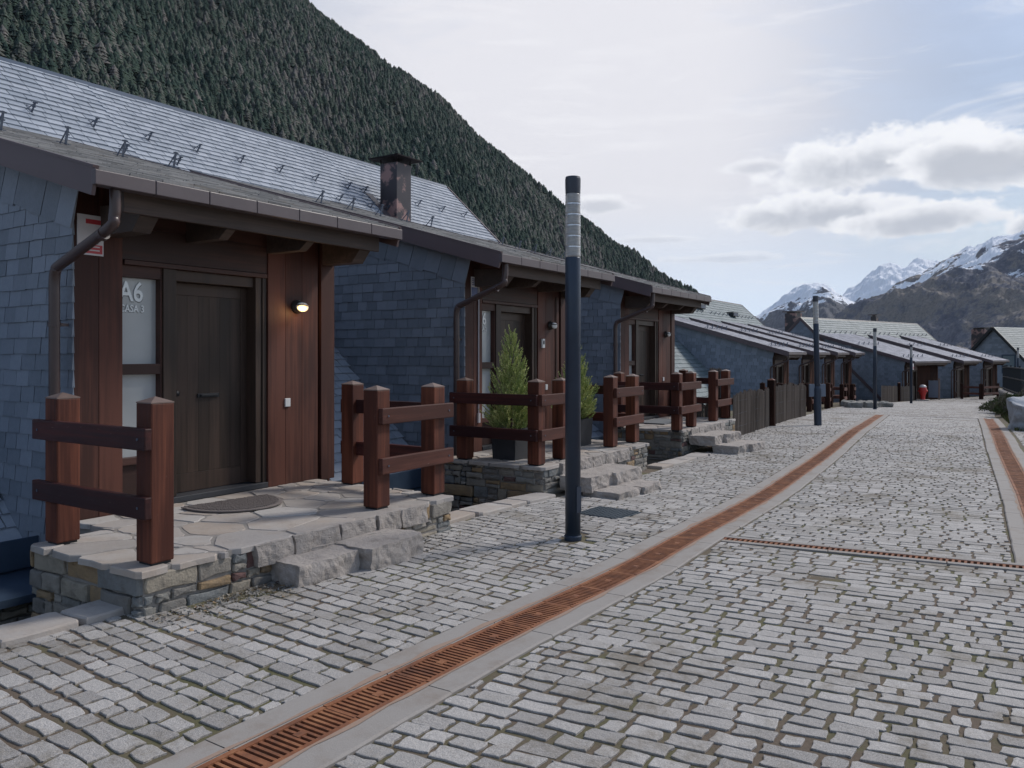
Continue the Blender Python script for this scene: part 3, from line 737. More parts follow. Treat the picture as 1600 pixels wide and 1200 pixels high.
    for i in range(len(ctrl)-1):
        p0_, p1, p2, p3 = [Vector(ctrl[max(0, min(len(ctrl)-1, j))]) for j in (i-1, i, i+1, i+2)]
        L_ = (p2-p1).length
        for k in range(4 if near else 1):
            u = k/(4 if near else 1)
            if L_ > .3: sm.append(p1.lerp(p2, u)); continue
            sm.append(.5*((2*p1)+(-p0_+p2)*u+(2*p0_-5*p1+4*p2-p3)*u*u+(-p0_+3*p1-3*p2+p3)*u**3))
    sm.append(Vector(ctrl[-1])); dp.tube(sm, .043, 14 if near else 7)
    dpo = dp.build('downpipe', M['pipe'], t, smooth=True)
    if near:
        cl = MB(); cl.tube([(-.055, -.13, 1.62), (-.055, -.13, 1.655)], .050, 14); cl.tube([(.62, -.098, GC-.455), (.585, -.099, GC-.468)], .051, 14); cl.box(-.07, -.04, -.09, -.02, 1.625, 1.65)
        cl.build('clamp', M['pipe'], dpo, smooth=False)
    # bulkhead lamp
    if near and wall_lamp:
        lb = MB(); lb.lathe([(.075, 0), (.075, .02), (.062, .035), (.058, .06)], 0, 0, 20); Mx = Matrix.Translation((0.0, 2.42, 1.91)) @ Matrix.Rotation(R(90), 4, 'Y')
        lb.xf(Mx); la = lb.build('wall_lamp', M['bulkhead'], t, smooth=True)
        e = MB(); bm = bmesh.new(); bmesh.ops.create_uvsphere(bm, u_segments=20, v_segments=12, radius=1)
        e.add([(.065+.05*(v.co.z*.5+.5), 2.42+.088*v.co.x, 1.905+.052*v.co.y) for v in bm.verts], [tuple(v.index for v in f.verts) for f in bm.faces]); bm.free()
        e.build('lamp_glass', M['lamp_glass'], la, smooth=True)
        if lit:
            e2 = MB(); e2.v = [(x+.006, 2.405+(y-2.42)*.72, 1.896+(z-1.905)*.62) for x, y, z in e.v]; e2.f = e.f; e2.build('bulb', M['lamp_lit'], la, smooth=True); ld = bpy.data.lights.new('wall_lamp_light', 'POINT'); ld.energy = 2.2; ld.color = (1, .62, .28); ld.shadow_soft_size = .04; lo = bpy.data.objects.new('wall_lamp_light', ld); C.objects.link(lo); lo.parent = la; lo.location = (.17, 2.41, 1.86)
        hood = MB(); hood.tube([(.075+.055*math.sin(u), 2.42-.09*math.cos(u), 1.912+.012) for u in [i*math.pi/12 for i in range(13)]], .007, 8); hood.build('guard', M['bulkhead'], la)
        bl = MB(); bl.box(.0, .018, 2.25, 2.32, .83, .92); bl.build('doorbell', M['white_plastic'], t, bevel=.004)
    # snow guards
    def guard(x, y, zf, pitch, h=.20):
        mb = MB(); c, s_ = math.cos(pitch), math.sin(pitch)
        mb.bar((0, 0, 0), (0, 0, h), .026 if near else .05, .010 if near else .03, up=(1, 0, 0)); mb.bar((0, -.035, h*.93), (0, .035, h*.93), .012, .022); mb.bar((0, -.03, h*.55), (0, .03, h*.55), .012, .018)
        mb.bar((.0, 0, h*.9), (-.13, 0, 0.0), .012, .012); mb.bar((.10, 0, .012), (-.2, 0, .012), .03, .008)
        mb.xf(Matrix.Translation((x, y, zf)) @ Matrix.Rotation(pitch, 4, 'Y')); mb.build('snow_guard', M['hook'], t)
    for a in ([main_guard_s+i*1.0 for i in range(12) if al+.2 < main_guard_s+i*1.0 < ar-.2] if main_guard_s is not None else [al+.5+i*.8 for i in range(int((ar-al-.6)/.8))]):
        b = rb+1.17; guard(b, a, p0-.953*b+.01, R(43.6))
        if main_guard_s is not None and not -.4 < a+.25 < W+.3: b = rb+1.65; guard(b, a+.25, p0-.953*b+.01, R(43.6))
    for b in ((-3.0,) if near else (-.1, -3.2)):
        for i in range(5):
            a = G0+.35+i*.72; 
            if a < G1-.15: guard(b, a, c_(b)+.02, R(16), .22)
    # low gutter, window ledge and basement wall in the gaps beside the porch box
    for on, a_, b_ in ((gaps[0], al, -.02), (gaps[1], W+.02, ar)):
        if not on: continue
        gg = MB(); gg.box(gx-.98, gx-.56, a_, b_, -.47, -.25); gg.box(gx-.54, gx-.52, a_, b_, -.44, -.18); gg.build('low_gutter', M['blue_metal'], t, bevel=.006)
        lg = MB(); lg.box(gx-1.05, gx-.60, a_, b_, -.52, -.475); lg.prism([(gx-.60, a_, -.455), (gx+.10, a_, -.50), (gx+.10, a_, -.56), (gx-.60, a_, -.52)], (0, b_-a_, 0)); lg.build('window_ledge', M['blue_metal'], t)
        bw = MB(); bw.box(gx-.95, gx-.02, a_, b_, -1.6, -.57); rubble(bw, (gx-.02, a_, -1.6), (0, 1, 0), (0, 0, 1), (1, 0, 0), b_-a_, 1.03, seed+3); bw.build('basement_wall', M['rubble'], t)
    if chimney:
        cb, ca, cz0, cz1, cs = chimney
        k = MB(); k.box(cb-cs/2, cb+cs/2, ca-cs/2, ca+cs/2, cz0, cz1); co = k.build('chimney', M['chimney'], t, bevel=.008)
        k = MB(); h2 = cs/2+.20
        k.add([(cb-h2, ca-h2, cz1+.10), (cb+h2, ca-h2, cz1+.10), (cb+h2, ca+h2, cz1+.10), (cb-h2, ca+h2, cz1+.10), (cb, ca, cz1+.24), (cb-h2, ca-h2, cz1+.125), (cb+h2, ca-h2, cz1+.125), (cb+h2, ca+h2, cz1+.125), (cb-h2, ca+h2, cz1+.125)],
              [(0, 3, 2, 1), (5, 6, 4), (6, 7, 4), (7, 8, 4), (8, 5, 4), (0, 1, 6, 5), (1, 2, 7, 6), (2, 3, 8, 7), (3, 0, 5, 8)])
        for sx in (-1, 1):
            for sy in (-1, 1): k.box(cb+sx*(cs/2-.015)-.012, cb+sx*(cs/2-.015)+.012, ca+sy*(cs/2-.015)-.012, ca+sy*(cs/2-.015)+.012, cz1-.02, cz1+.12)
        k.build('chimney_cap', M['chimney_cap'], co)
        k = MB(); k.box(cb-cs/2+.04, cb+cs/2-.04, ca-cs/2+.04, ca+cs/2-.04, cz1-.3, cz1+.002); k.build('flue', M['dark_gap'], co)
        k = MB(); k.prism([(cb+cs/2+.02, ca-cs/2-.22, p0-.953*(cb+cs/2+.02)+.03), (cb-cs/2-.25, ca-cs/2-.22, p0-.953*(cb-cs/2-.25)+.03), (cb-cs/2-.25, ca-cs/2, p0-.953*(cb-cs/2-.25)+.03), (cb+cs/2+.02, ca-cs/2, p0-.953*(cb+cs/2+.02)+.03)], (0, 0, .02))
        k.build('chimney_flashing', M['fascia'], co)
    HOUSE[label] = t
    return t

H = [dict(x=-6.71, s=3.62, z=.36, B=1.96), dict(x=-6.81, s=9.27, z=.33, B=1.69), dict(x=-7.11, s=15.10, z=.31, B=1.58)]
def p0_for(x, zf): return (-8.85+.953*(-x)) + 1.75 - zf
RT = 14.48
g1 = 'slate clad houses of the front row'
h1 = house('slate_house', 'nearest slate clad house, its timber front marked A6 with the lit wall lamp', g1, (H[0]['x'], H[0]['s'], H[0]['z']), 0, p0_for(H[0]['x'], H[0]['z']), -(RT+H[0]['x']), -7.5, 4.4, seed=11, num=('A6', 'CASA 3'), lit=True, main_guard_s=-.11-4)
h2 = house('slate_house', 'second slate clad house, its door behind the two potted conifers', g1, (H[1]['x'], H[1]['s'], H[1]['z']), 0, p0_for(H[1]['x'], H[1]['z']), -(RT+H[1]['x']), 4.4-5.65, 4.5, seed=21, num=('A6', 'CASA 2'), main_guard_s=-.76-1,
           chimney=(-5.95, 5.25-.05, 4.2, 5.98, .52) if False else None)
h3 = house('slate_house', 'third slate clad house of the front row, with the tall sheet metal chimney', g1, (H[2]['x'], H[2]['s'], H[2]['z']), 0, p0_for(H[2]['x'], H[2]['z']), -(RT+H[2]['x']), 4.5-5.83, 3.67, seed=31, main_guard_s=-1.05, gable_r=True,
           chimney=(-5.65, -.53, 3.9, 5.98, .52))

def extras():
    # security sign, half behind the rain pipe of the first house
    k = MB(); k.box(.002, .010, .025, .25, 2.235, 2.575); sg = k.build('alarm_sign', M['sign_white'], h1)
    def rect(a0, a1, z0, z1, m, x=.0112):
        q = MB(); q.box(.0095, x, a0, a1, z0, z1); q.build('print', m, sg)
    rect(.095, .225, 2.50, 2.54, M['sign_red']); rect(.035, .24, 2.25, 2.325, M['sign_red'])
    for s, sz, a, z, m in (('LA', .060, .165, 2.385, 'sign_red'), ('131 123', .040, .085, 2.335, 'dark_gap')):
        text_mesh(s, sz, lambda x, y, w, a=a, z=z: (.0125+w, a+x*.92, z+y), 'lettering', M[m], sg, .002, bold=.0012)
    rect(.085, .215, 2.302, 2.312, M['sign_white'], .0125); rect(.085, .215, 2.272, 2.282, M['sign_white'], .0125)
    # second house: blue and white plate, two pale cables, entry phone
    k = MB(); k.box(.002, .009, .14, .30, 2.26, 2.55); s2 = k.build('name_plate', M['sign_white'], h2)
    k = MB(); k.box(.009, .0105, .145, .295, 2.265, 2.40); k.build('print', M['sign_blue'], s2)
    for i in range(4):
        k = MB(); k.box(.009, .0105, .16, .28, 2.43+i*.028, 2.442+i*.028); k.build('print', M['sign_blue'], s2)
    k = MB(); k.tube([(.015, .32, 2.62), (.012, .32, 1.4), (.014, .315, .55)], .011, 8); k.box(.0, .03, .295, .345, .42, .56); k.build('cable', M['cable'], h2)
    k = MB(); k.tube([(.012, 2.61, 2.4), (.010, 2.61, 1.2), (.012, 2.61, .3)], .009, 8); k.build('cable', M['bark'], h2)
    k = MB(); k.box(.0, .035, 2.12, 2.20, 1.53, 1.68); e = k.build('entry_phone', M['white_plastic'], h2, bevel=.004)
    k = MB(); k.box(.034, .037, 2.14, 2.18, 1.59, 1.65); k.build('screen', M['dark_gap'], e)
extras()

# second row of four, further down the street
zf2 = 1.87-GC; g2 = 'slate clad houses of the second row'
pp = p0_for(H[0]['x'], H[0]['z'])
for i in range(4):
    s0 = 38.34+5.6*i
    lab = ['first house of the second row, its long slate side wall above the brushwood fence', 'second house from the left in the middle row, partly behind the second lamp post', 'third house from the left in the middle row, between the second and third lamp posts', 'last house of the middle row, nearest the third lamp post'][i]
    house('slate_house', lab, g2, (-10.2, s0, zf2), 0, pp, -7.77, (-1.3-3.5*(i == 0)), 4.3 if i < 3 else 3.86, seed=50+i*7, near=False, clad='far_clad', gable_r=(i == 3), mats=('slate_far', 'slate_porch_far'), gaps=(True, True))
# third row, turned a little towards us, the first porch roof wider than the others
g3 = 'slate clad houses of the far row'; A3 = -R(17.2)
def r3(a, b): # along, out -> world
    return (-4.73+.296*a+.955*b, 64.8+.955*a-.296*b)
def far_house(a0, W, al, ar, lab, seed, gl=False, gr=False):
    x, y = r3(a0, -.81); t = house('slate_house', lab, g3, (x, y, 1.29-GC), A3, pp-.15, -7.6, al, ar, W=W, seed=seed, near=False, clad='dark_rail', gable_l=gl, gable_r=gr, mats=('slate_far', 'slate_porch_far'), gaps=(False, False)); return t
far_house(-5.55, 5.3, -.1, 7.0, 'wide house of the far row with a dark front behind the red hydrant', 91, gl=True)
far_house(2.42, 2.97, -.95, 4.5, 'middle house of the far row, behind the wooden railings', 97)
far_house(8.0, 2.97, -1.08, 6.1, 'right hand house of the far row, before the big gable', 103, gr=True)

def gable_house():
    t = thing('gable_house', 'far slate house at the right edge with broad gable and two framed windows', 'house', (42.3-42.3, 0, 0))
    # position from its gable: centre 85 m off, apex at photo 1553,511
    k = 85; dx = (1553-800)/1250; X, Y = dx*k, k; cx, cy = .8392*X-.5438*Y, .5438*X+.8392*Y; zt = 1.75+43/1250*k
    t.location = (cx, cy, zt); 
    U = Vector((.90, .436)); ang = math.atan2(.5438*U.x+.8392*U.y, .8392*U.x-.5438*U.y); t.rotation_euler = (0, 0, ang)   # local x along the ridge, away to the right
    # gable faces -x and towards us; local y runs across the gable, made to look square to the viewer by its own rotation
    hw = 3.6; dp = 3.7
    w = MB(); w.box(.12, 14, -hw+.1, hw-.1, -8.5, -dp); w.prism([(.12, -hw+.1, -dp), (.12, 0, -.12), (.12, hw-.1, -dp)], (13.8, 0, 0)); w.build('wall_core', M['dark_gap'], t)
    s = MB(); slates(s, (.11, 0, 0), (0, -1, 0), (0, 0, 1), (-1, 0, 0), -hw, hw, -8.5, 0, .34, .24, ccw([(-hw+.1, -8.5), (hw-.1, -8.5), (hw-.1, -dp+.05), (0, -.1), (-hw+.1, -dp+.05)]), seed=5); s.build('gable_wall', M['slate_wall'], t)
    s = MB(); slates(s, (0, -hw+.1, 0), (1, 0, 0), (0, 0, 1), (0, -1, 0), .1, 14, -8.5, -dp, .34, .24, seed=6); s.build('side_wall', M['slate_wall'], t)
    l = math.hypot(hw+.5, dp+.5)
    for sg in (-1, 1):
        s = MB(); q = (hw+.5)/l, (dp+.5)/l
        O = (-.25, sg*(hw+.5), -dp-.5); V = (0, -sg*q[0], q[1]); N = (0, sg*q[1], q[0])
        s.prism([(-.25, sg*(hw+.5), -dp-.5), (-.25, 0, 0), (-.25, 0, -.15), (-.25, sg*(hw+.5), -dp-.65)], (14.5, 0, 0))
        ro = s.build('roof', M['black_metal'], t)
        s = MB(); slates(s, O, (1, 0, 0) if sg < 0 else (1, 0, 0), V, N, 0, 14.4, 0, l, .4, .28, [(0, 0), (14.4, 0), (14.4, l), (0, l)], seed=7+sg); s.build('slates', M['slate_far'], ro)
    vb = MB()
    for sg in (-1, 1): vb.bar((-.27, sg*(hw+.5), -dp-.58), (-.27, 0, -.05), .06, .28, up=(0, 0, 1))
    vb.build('verge_board', M['black_metal'], t)
    for y0 in (1.35, -1.55):
        f = MB(); f.box(.0, .09, y0-.72, y0+.72, -3.05, -2.92); f.box(.0, .09, y0-.72, y0-.6, -4.9, -3.05); f.box(0, .09, y0+.62, y0+.72, -4.9, -3.05)
        wn = f.build('window', M['blue_metal'], t); p = MB(); p.box(.05, .075, y0-.6, y0+.62, -4.9, -3.05); p.build('shutter', M['slate_far'], wn)
    c = MB(); c.box(.7, 1.7, 1.5, 3.0, -3.5, -.15); ch = c.build('chimney', M['chimney'], t)
    c = MB()
    for i in range(4): c.box(.8, 1.6, 1.6+i*.36, 1.75+i*.36, -.15, -.03)
    c.box(.62, 1.78, 1.42, 3.08, -.03, .02); c.build('chimney_cap', M['pipe'], ch)
gable_house()

def far_chimney(loc, lab, s=.9, h=1.9):
    t = thing('chimney', lab, 'chimney', loc, A3); MB().box(-s/2, s/2, -s/2, s/2, 0, h).build('stack', M['chimney'], t)
    k = MB(); k.box(-s/2-.15, s/2+.15, -s/2-.15, s/2+.15, h+.1, h+.16); k.box(-s/2+.1, s/2-.1, -s/2+.1, s/2-.1, h, h+.1); k.build('chimney_cap', M['pipe'], t)
x, y = r3(-4.6, -9.6); far_chimney((x, y, 3.0), 'dark square chimney at the left gable of the far row')
x, y = r3(7.0, -8.9); far_chimney((x, y, 4.1), 'small dark chimney on the middle of the far row ridge', .45, .9)
# vents on the middle row ridge slope
def skylight(px, py, lab):
    dx = (px-800)/1250; rx, ry, rz_ = .8392*dx-.5438, .5438*dx+.8392, (554-py)/1250
    # plane of the middle row roof: z = zf2 + pp - .953*(x+10.2)
    k = (zf2+pp-.953*10.2-1.75)/(rz_+.953*rx); P = (k*rx, k*ry, 1.75+k*rz_)
    t = thing('roof_vent', lab, 'roof vent', P); m = MB(); m.bar((0, -.55, .12), (0, .55, .12), .5, .28); m.build('housing', M['black_metal'], t, bevel=.02)
    MB().box(.2, .27, -.45, .45, .02, .2).build('grille', M['hook'], t)
skylight(1092, 482, 'dark roof vent left of the other one on the middle row roof'); skylight(1144, 494, 'smaller dark roof vent to the right on the middle row roof')

# ------------------------------------------------------------------ porches, steps and railings
ORD = ['front', 'second', 'third']
def porch(i):
    h = H[i]; B = h['B']; zf = h['z']; r = random.Random(40+i)
    t = thing('stone_porch', ['flagstone porch of the nearest house with one rough stone step', 'flagstone porch of the second house, with the potted conifers and two rough steps', 'flagstone porch of the third house with rubble front and two rough steps'][i], 'porch',
              (h['x'], h['s'], zf), 0, 'stone porches in front of the houses')
    bed = MB(); bed.box(0.012, B-.03, 0.0, 2.62, -1.3, -.003); bed.box(.62, B-.03, -.60, 0.0, -1.3, -.003); bed.build('bedding', M['grout'], t)
    f = MB(); bs = .56 if i == 0 else .02
    flagstones(f, .02, B+.015, -.66, 2.69, -.02, 62, 5+i, .022, .010, pieces=[[(.02, -.04), (B+.02, -.04), (B+.02, 2.69), (.02, 2.69)], [(bs, -.66), (B+.02, -.66), (B+.02, -.04), (bs, -.04)]])
    # nothing over the gap beside the house wall
    keep = MB(); f.build('paving', M['flag'], t)
    w = MB(); dz = .95
    rubble(w, (B-.035, -.60, -dz), (0, 1, 0), (0, 0, 1), (1, 0, 0), 3.24, dz-.028, 60+i)
    rubble(w, (B-.02, -.60, -dz), (-1, 0, 0), (0, 0, 1), (0, -1, 0), B-.05-(.53 if i == 0 else 0), dz-.028, 70+i)
    rubble(w, (.1, 2.62, -dz), (1, 0, 0), (0, 0, 1), (0, 1, 0), B-.12, dz-.028, 80+i)
    w.build('rubble_wall', M['rubble'], t)
    if i == 0: blocks = [(2.10, .72, -.245, .36, .62, .20), (2.15, 1.36, -.235, .46, .70, .21), (1.93, 1.22, -.185, .2, .9, .12)]
    elif i == 1: blocks = [(1.98, -.02, -.22, .46, .62, .19), (2.02, .66, -.225, .52, .78, .19), (2.33, .0, -.37, .52, .60, .16), (2.38, .58, -.375, .50, .62, .17)]
    else: blocks = [(1.85, -.05, -.20, .5, .6, .19), (1.93, .62, -.205, .52, .74, .19), (2.30, .02, -.36, .5, .58, .17), (2.40, .66, -.37, .52, .7, .18)]
    for j, (bx, ba, bz, sx, sy, sz) in enumerate(blocks):
        m = MB(); rough_block(m, bx, ba, bz, sx, sy, sz, seed=i*7+j, amp=.034, n=16, rnd_=.10, rz=r.uniform(-.08, .08), freq=6.0, flat=.3)
        m.build('step', M['block'], t, smooth=False)
    # rough edge stones of the top step
    e = MB(); a = -.2 if i else .25
    while a < (1.9 if i == 0 else 1.5):
        L = r.uniform(.3, .5); rough_block(e, B-.05, a+L/2, -.085, .16, L-.02, .17, seed=30+a*5+i, amp=.022, n=9, rnd_=.10, freq=7.0, flat=.35); a += L
    e.build('edge_stone', M['block'], t)
for i in range(3): porch(i)

def railing(h, label, group, posts, rails, zoff=0.0, ph=1.07, mats=('post_wood', 'rail_wood', 'rail_wood_side'), near=True):
    """posts: (a, b) centres; rails: ('f', a0, a1, b) along the street or ('s', b0, b1, a) towards the street"""
    ax, ay = posts[0]
    t = thing('wooden_railing', label, 'railing', (h['x']+ay, h['s']+ax, h['z']+zoff), 0, group)
    for (a, b) in posts:
        x, y = b-ay, a-ax; w = .085
        p = MB(); p.box(x-w, x+w, y-w, y+w, .018, ph); po = p.build('post', M[mats[0]], t, bevel=.010 if near else 0)
        c = MB(); c.add([(x-w, y-w, ph-.002), (x+w, y-w, ph-.002), (x+w, y+w, ph-.002), (x-w, y+w, ph-.002), (x-w, y-w, ph+.006), (x+w, y-w, ph+.006), (x+w, y+w, ph+.006), (x-w, y+w, ph+.006), (x, y, ph+.042)],
                        [(0, 3, 2, 1), (0, 1, 5, 4), (1, 2, 6, 5), (2, 3, 7, 6), (3, 0, 4, 7), (4, 5, 8), (5, 6, 8), (6, 7, 8), (7, 4, 8)])
        c.build('post_cap', M['cap_skylit'] if near else M[mats[0]], po)
        if near: f = MB(); f.box(x-.07, x+.07, y-.07, y+.07, -.02, .02); f.build('foot', M['black_metal'], po)
    for k, u0, u1, v in rails:
        for z0, z1 in ((.765, .910), (.318, .463)):
            m = MB()
            if k == 'f': m.box(v-ay-.026, v-ay+.026, u0-ax, u1-ax, z0, z1)
            else: m.box(u0-ay, u1-ay, v-ax-.026, v-ax+.026, z0, z1)
            ro = m.build('rail', M[mats[1] if k == 'f' else mats[2]], t, bevel=.008 if near else 0)
            if near:
                for e in (u0+.08, u1-.08):
                    b = MB()
                    if k == 'f': b.tube([(v-ay+.024, e-ax, (z0+z1)/2), (v-ay+.031, e-ax, (z0+z1)/2)], .009, 8)
                    else: b.tube([(e-ay, v-ax-.031, (z0+z1)/2), (e-ay, v-ax-.024, (z0+z1)/2)], .009, 8)
                    b.build('bolt', M['hook'], ro)
    return t
gr_ = 'dark red wooden railings on the porches'
h = H[0]
railing(h, 'dark red wooden railing on the left edge of the nearest porch', gr_, [(-.435, 1.81), (-.465, .71)], [('s', .50, 1.92, -.555)])
railing(h, 'L shaped wooden railing at the right corner of the nearest porch', gr_, [(1.79, 1.745), (2.62, 1.73), (2.66, .60)], [('f', 1.72, 2.77, 1.853), ('s', .45, 1.66, 2.655)])
h = H[1]
railing(h, 'wooden railing on the second porch, in front of the left potted conifer', gr_, [(-.5, 1.5), (-.5, .37), (.2, 1.46)], [('s', .2, 1.58, -.61), ('f', -.585, .32, 1.608)])
railing(h, 'wooden railing at the right corner of the second porch, behind the front lamp', gr_, [(1.84, 1.41), (2.62, 1.42), (2.66, .35)], [('f', 1.76, 2.78, 1.53), ('s', .2, 1.36, 2.655)])
h = H[2]
railing(h, 'wooden railing on the left corner of the third porch', gr_, [(-.71, 1.5), (-.71, .3), (.18, 1.45)], [('s', .15, 1.58, -.82), ('f', -.79, .3, 1.6)])
railing(h, 'wooden railing at the right corner of the third porch, beside the brushwood fence', gr_, [(1.74, 1.37), (2.64, 1.35), (2.66, .35)], [('f', 1.66, 2.78, 1.475), ('s', .2, 1.3, 2.655)])

# railings further down the street
def far_rail(pts, label, ph=1.07, wood='dark_rail', fr=True):
    x0, y0, z0 = pts[0]; t = thing('wooden_railing', label, 'railing', (x0, y0, z0), 0, 'dark wooden railings down the street')
    for x, y, z in pts:
        m = MB(); m.box(x-x0-.09, x-x0+.09, y-y0-.09, y-y0+.09, z-z0, z-z0+ph); m.add([(x-x0-.09, y-y0-.09, z-z0+ph), (x-x0+.09, y-y0-.09, z-z0+ph), (x-x0+.09, y-y0+.09, z-z0+ph), (x-x0-.09, y-y0+.09, z-z0+ph), (x-x0, y-y0, z-z0+ph+.05)], [(0, 1, 4), (1, 2, 4), (2, 3, 4), (3, 0, 4)]); m.build('post', M[wood], t)
    for (a, b) in zip(pts, pts[1:]):
        for zz in (.84, .39):
            A = Vector(a)-Vector(pts[0])+Vector((.10, 0, zz)); B_ = Vector(b)-Vector(pts[0])+Vector((.10, 0, zz)); m = MB(); m.bar(A, B_, .05, .15); m.build('rail', M['rail_wood'], t)
def gp(x, y, dz=0): return (x, y, gz(x, y)+dz)
far_rail([gp(-7.3, 32.8), gp(-7.6, 34.6)], 'short dark railing just right of the second lamp post')
far_rail([gp(-8.6, 33.6), gp(-8.8, 36.2), gp(-8.9, 38.5)], 'dark railing behind the short one, beside the middle row')
far_rail([gp(-7.5, 37.0), gp(-7.8, 38.8)], 'dark railing between the second and third lamp posts')
far_rail([gp(-7.7, 41.4), gp(-7.9, 43.2)], 'dark railing left of the third lamp post, in front of the rock pile')
far_rail([gp(-8.0, 45.8), gp(-8.2, 47.4)], 'dark railing immediately left of the third lamp post')
far_rail([gp(-9.3, 41.0), gp(-9.3, 44.0), gp(-9.3, 47.0), gp(-9.3, 50.0)], 'long dark railing behind the others along the middle row')
far_rail([gp(-9.6, 34.5), gp(-9.7, 37.5)], 'dark railing at the back, behind the second lamp post')
far_rail([gp(-8.3, 35.6), gp(-7.2, 35.7)], 'short dark railing across the path right of the second lamp post')
far_rail([gp(-8.9, 39.6), gp(-7.9, 39.8)], 'short dark railing across the path, midway to the third lamp post')
far_rail([gp(-9.2, 44.2), gp(-8.0, 44.4)], 'short dark railing across the path, just left of the third lamp post')
a_ = lambda a, b: (lambda p: (p[0], p[1], g(p[1])+.02))(r3(a, b))
far_rail([a_(1.7, 1.4), a_(4.4, 1.5)], 'dark railing in front of the middle house of the far row')
far_rail([a_(1.6, .1), a_(1.7, 1.3)], 'short end of railing on the left of the middle far house')
far_rail([a_(7.3, 1.4), a_(8.9, 1.5), a_(11.4, 1.5)], 'dark railing in front of the right hand house of the far row')

# ------------------------------------------------------------------ brushwood fences
def brush(x0, y0, x1, y1, label, h=1.0, seed=1, n=None, name='brushwood_fence', dens=.011, base=0.0, group='brushwood fence panels'):
    r = random.Random(seed); z0 = gz(x0+.3, y0); L = math.hypot(x1-x0, y1-y0); d = Vector(((x1-x0)/L, (y1-y0)/L, 0)); nrm = Vector((d.y, -d.x, 0))
    t = thing(name, label, 'fence', (x0, y0, z0), 0, group); m = MB(); k = int(L/dens)
    for layer in (-1, 1, 0):
        for i in range(k):
            u = L*(i+r.random())/k; off = .012*layer + r.uniform(-.008, .008) + .05*noise.noise((u*2.6, seed*3.1, 0)) + .025*noise.noise((u*9, seed, 5))
            top = h + .11*noise.noise((u*1.7, seed*5.3, 2)) + .07*noise.noise((u*5.5, seed, 9)) + r.uniform(-.05, .04)*r.random() - (.015 if layer else 0); w = r.uniform(.004, .010)
            zz = gz(x0+(x1-x0)*u/L+.3, y0+(y1-y0)*u/L)-z0+base
            a = d*u + nrm*off; lean = r.uniform(-.02, .02); b = d*(u+lean) + nrm*(off+r.uniform(-.01, .01))
            if layer == 0: w = dens*.8
            m.add([tuple(a-d*w+Vector((0, 0, zz-.04))), tuple(a+d*w+Vector((0, 0, zz-.04))), tuple(a+nrm*w*1.2+Vector((0, 0, zz-.04))), tuple(b-d*w*.7+Vector((0, 0, zz+top))), tuple(b+d*w*.7+Vector((0, 0, zz+top))), tuple(b+nrm*w+Vector((0, 0, zz+top)))],
                  [(0, 1, 4, 3), (1, 2, 5, 4), (2, 0, 3, 5), (3, 4, 5)])
    m.build('brushwood', M['twig'], t)
    for zz in (.25, .55, .85):
        w = MB(); pts = [tuple(d*(L*i/8)+nrm*.022+Vector((0, 0, gz(x0+(x1-x0)*i/8+.3, y0+(y1-y0)*i/8)-z0+zz*h+r.uniform(-.01, .01)+base))) for i in range(9)]; w.tube(pts, .0022, 5); w.build('tie_wire', M['hook'], t)
    return t
brush(-5.58, 17.75, -5.78, 21.3, 'brown brushwood fence panel right of the third porch, nearer of the two', .98, 1)
brush(-5.86, 21.75, -6.35, 27.9, 'brown brushwood fence panel running up to the second lamp post', 1.05, 2, dens=.013)
brush(-6.95, 17.86, -5.9, 17.86, 'brushwood panel across the right side of the third porch', 1.35, 3, base=.2)
brush(-7.25, 50.5, -7.2, 56.8, 'far brushwood fence panel right of the third lamp post', 1.0, 4, dens=.025)
brush(-7.1, 57.6, -6.7, 61.0, 'far brushwood fence panel beside the fourth lamp post', 1.0, 5, dens=.025)
def fpost(x, y, h, lab, dz=0):
    t = thing('fence_post', lab, 'post', gp(x, y), 0, 'fence posts along the street'); m = MB(); m.box(-.09, .09, -.09, .09, dz-.1, h); m.build('shaft', M['dark_rail'], t, bevel=.01)
    m = MB(); m.add([(-.09, -.09, h), (.09, -.09, h), (.09, .09, h), (-.09, .09, h), (0, 0, h+.05)], [(0, 1, 4), (1, 2, 4), (2, 3, 4), (3, 0, 4)]); m.build('post_cap', M['post_wood'], t)
fpost(-5.75, 21.5, 1.22, 'dark fence post between the two near brushwood panels')
fpost(-6.7, 20.6, 1.25+.75, 'dark fence post sticking up behind the nearest brushwood panel')
fpost(-7.1, 17.9, 1.95, 'dark post at the back of the third porch, beside the brushwood')
fpost(-7.15, 57.2, 1.25, 'far dark post between the two far brushwood panels')
fpost(-5.95, 18.1, 1.45, 'dark fence post behind the right railing of the third porch')

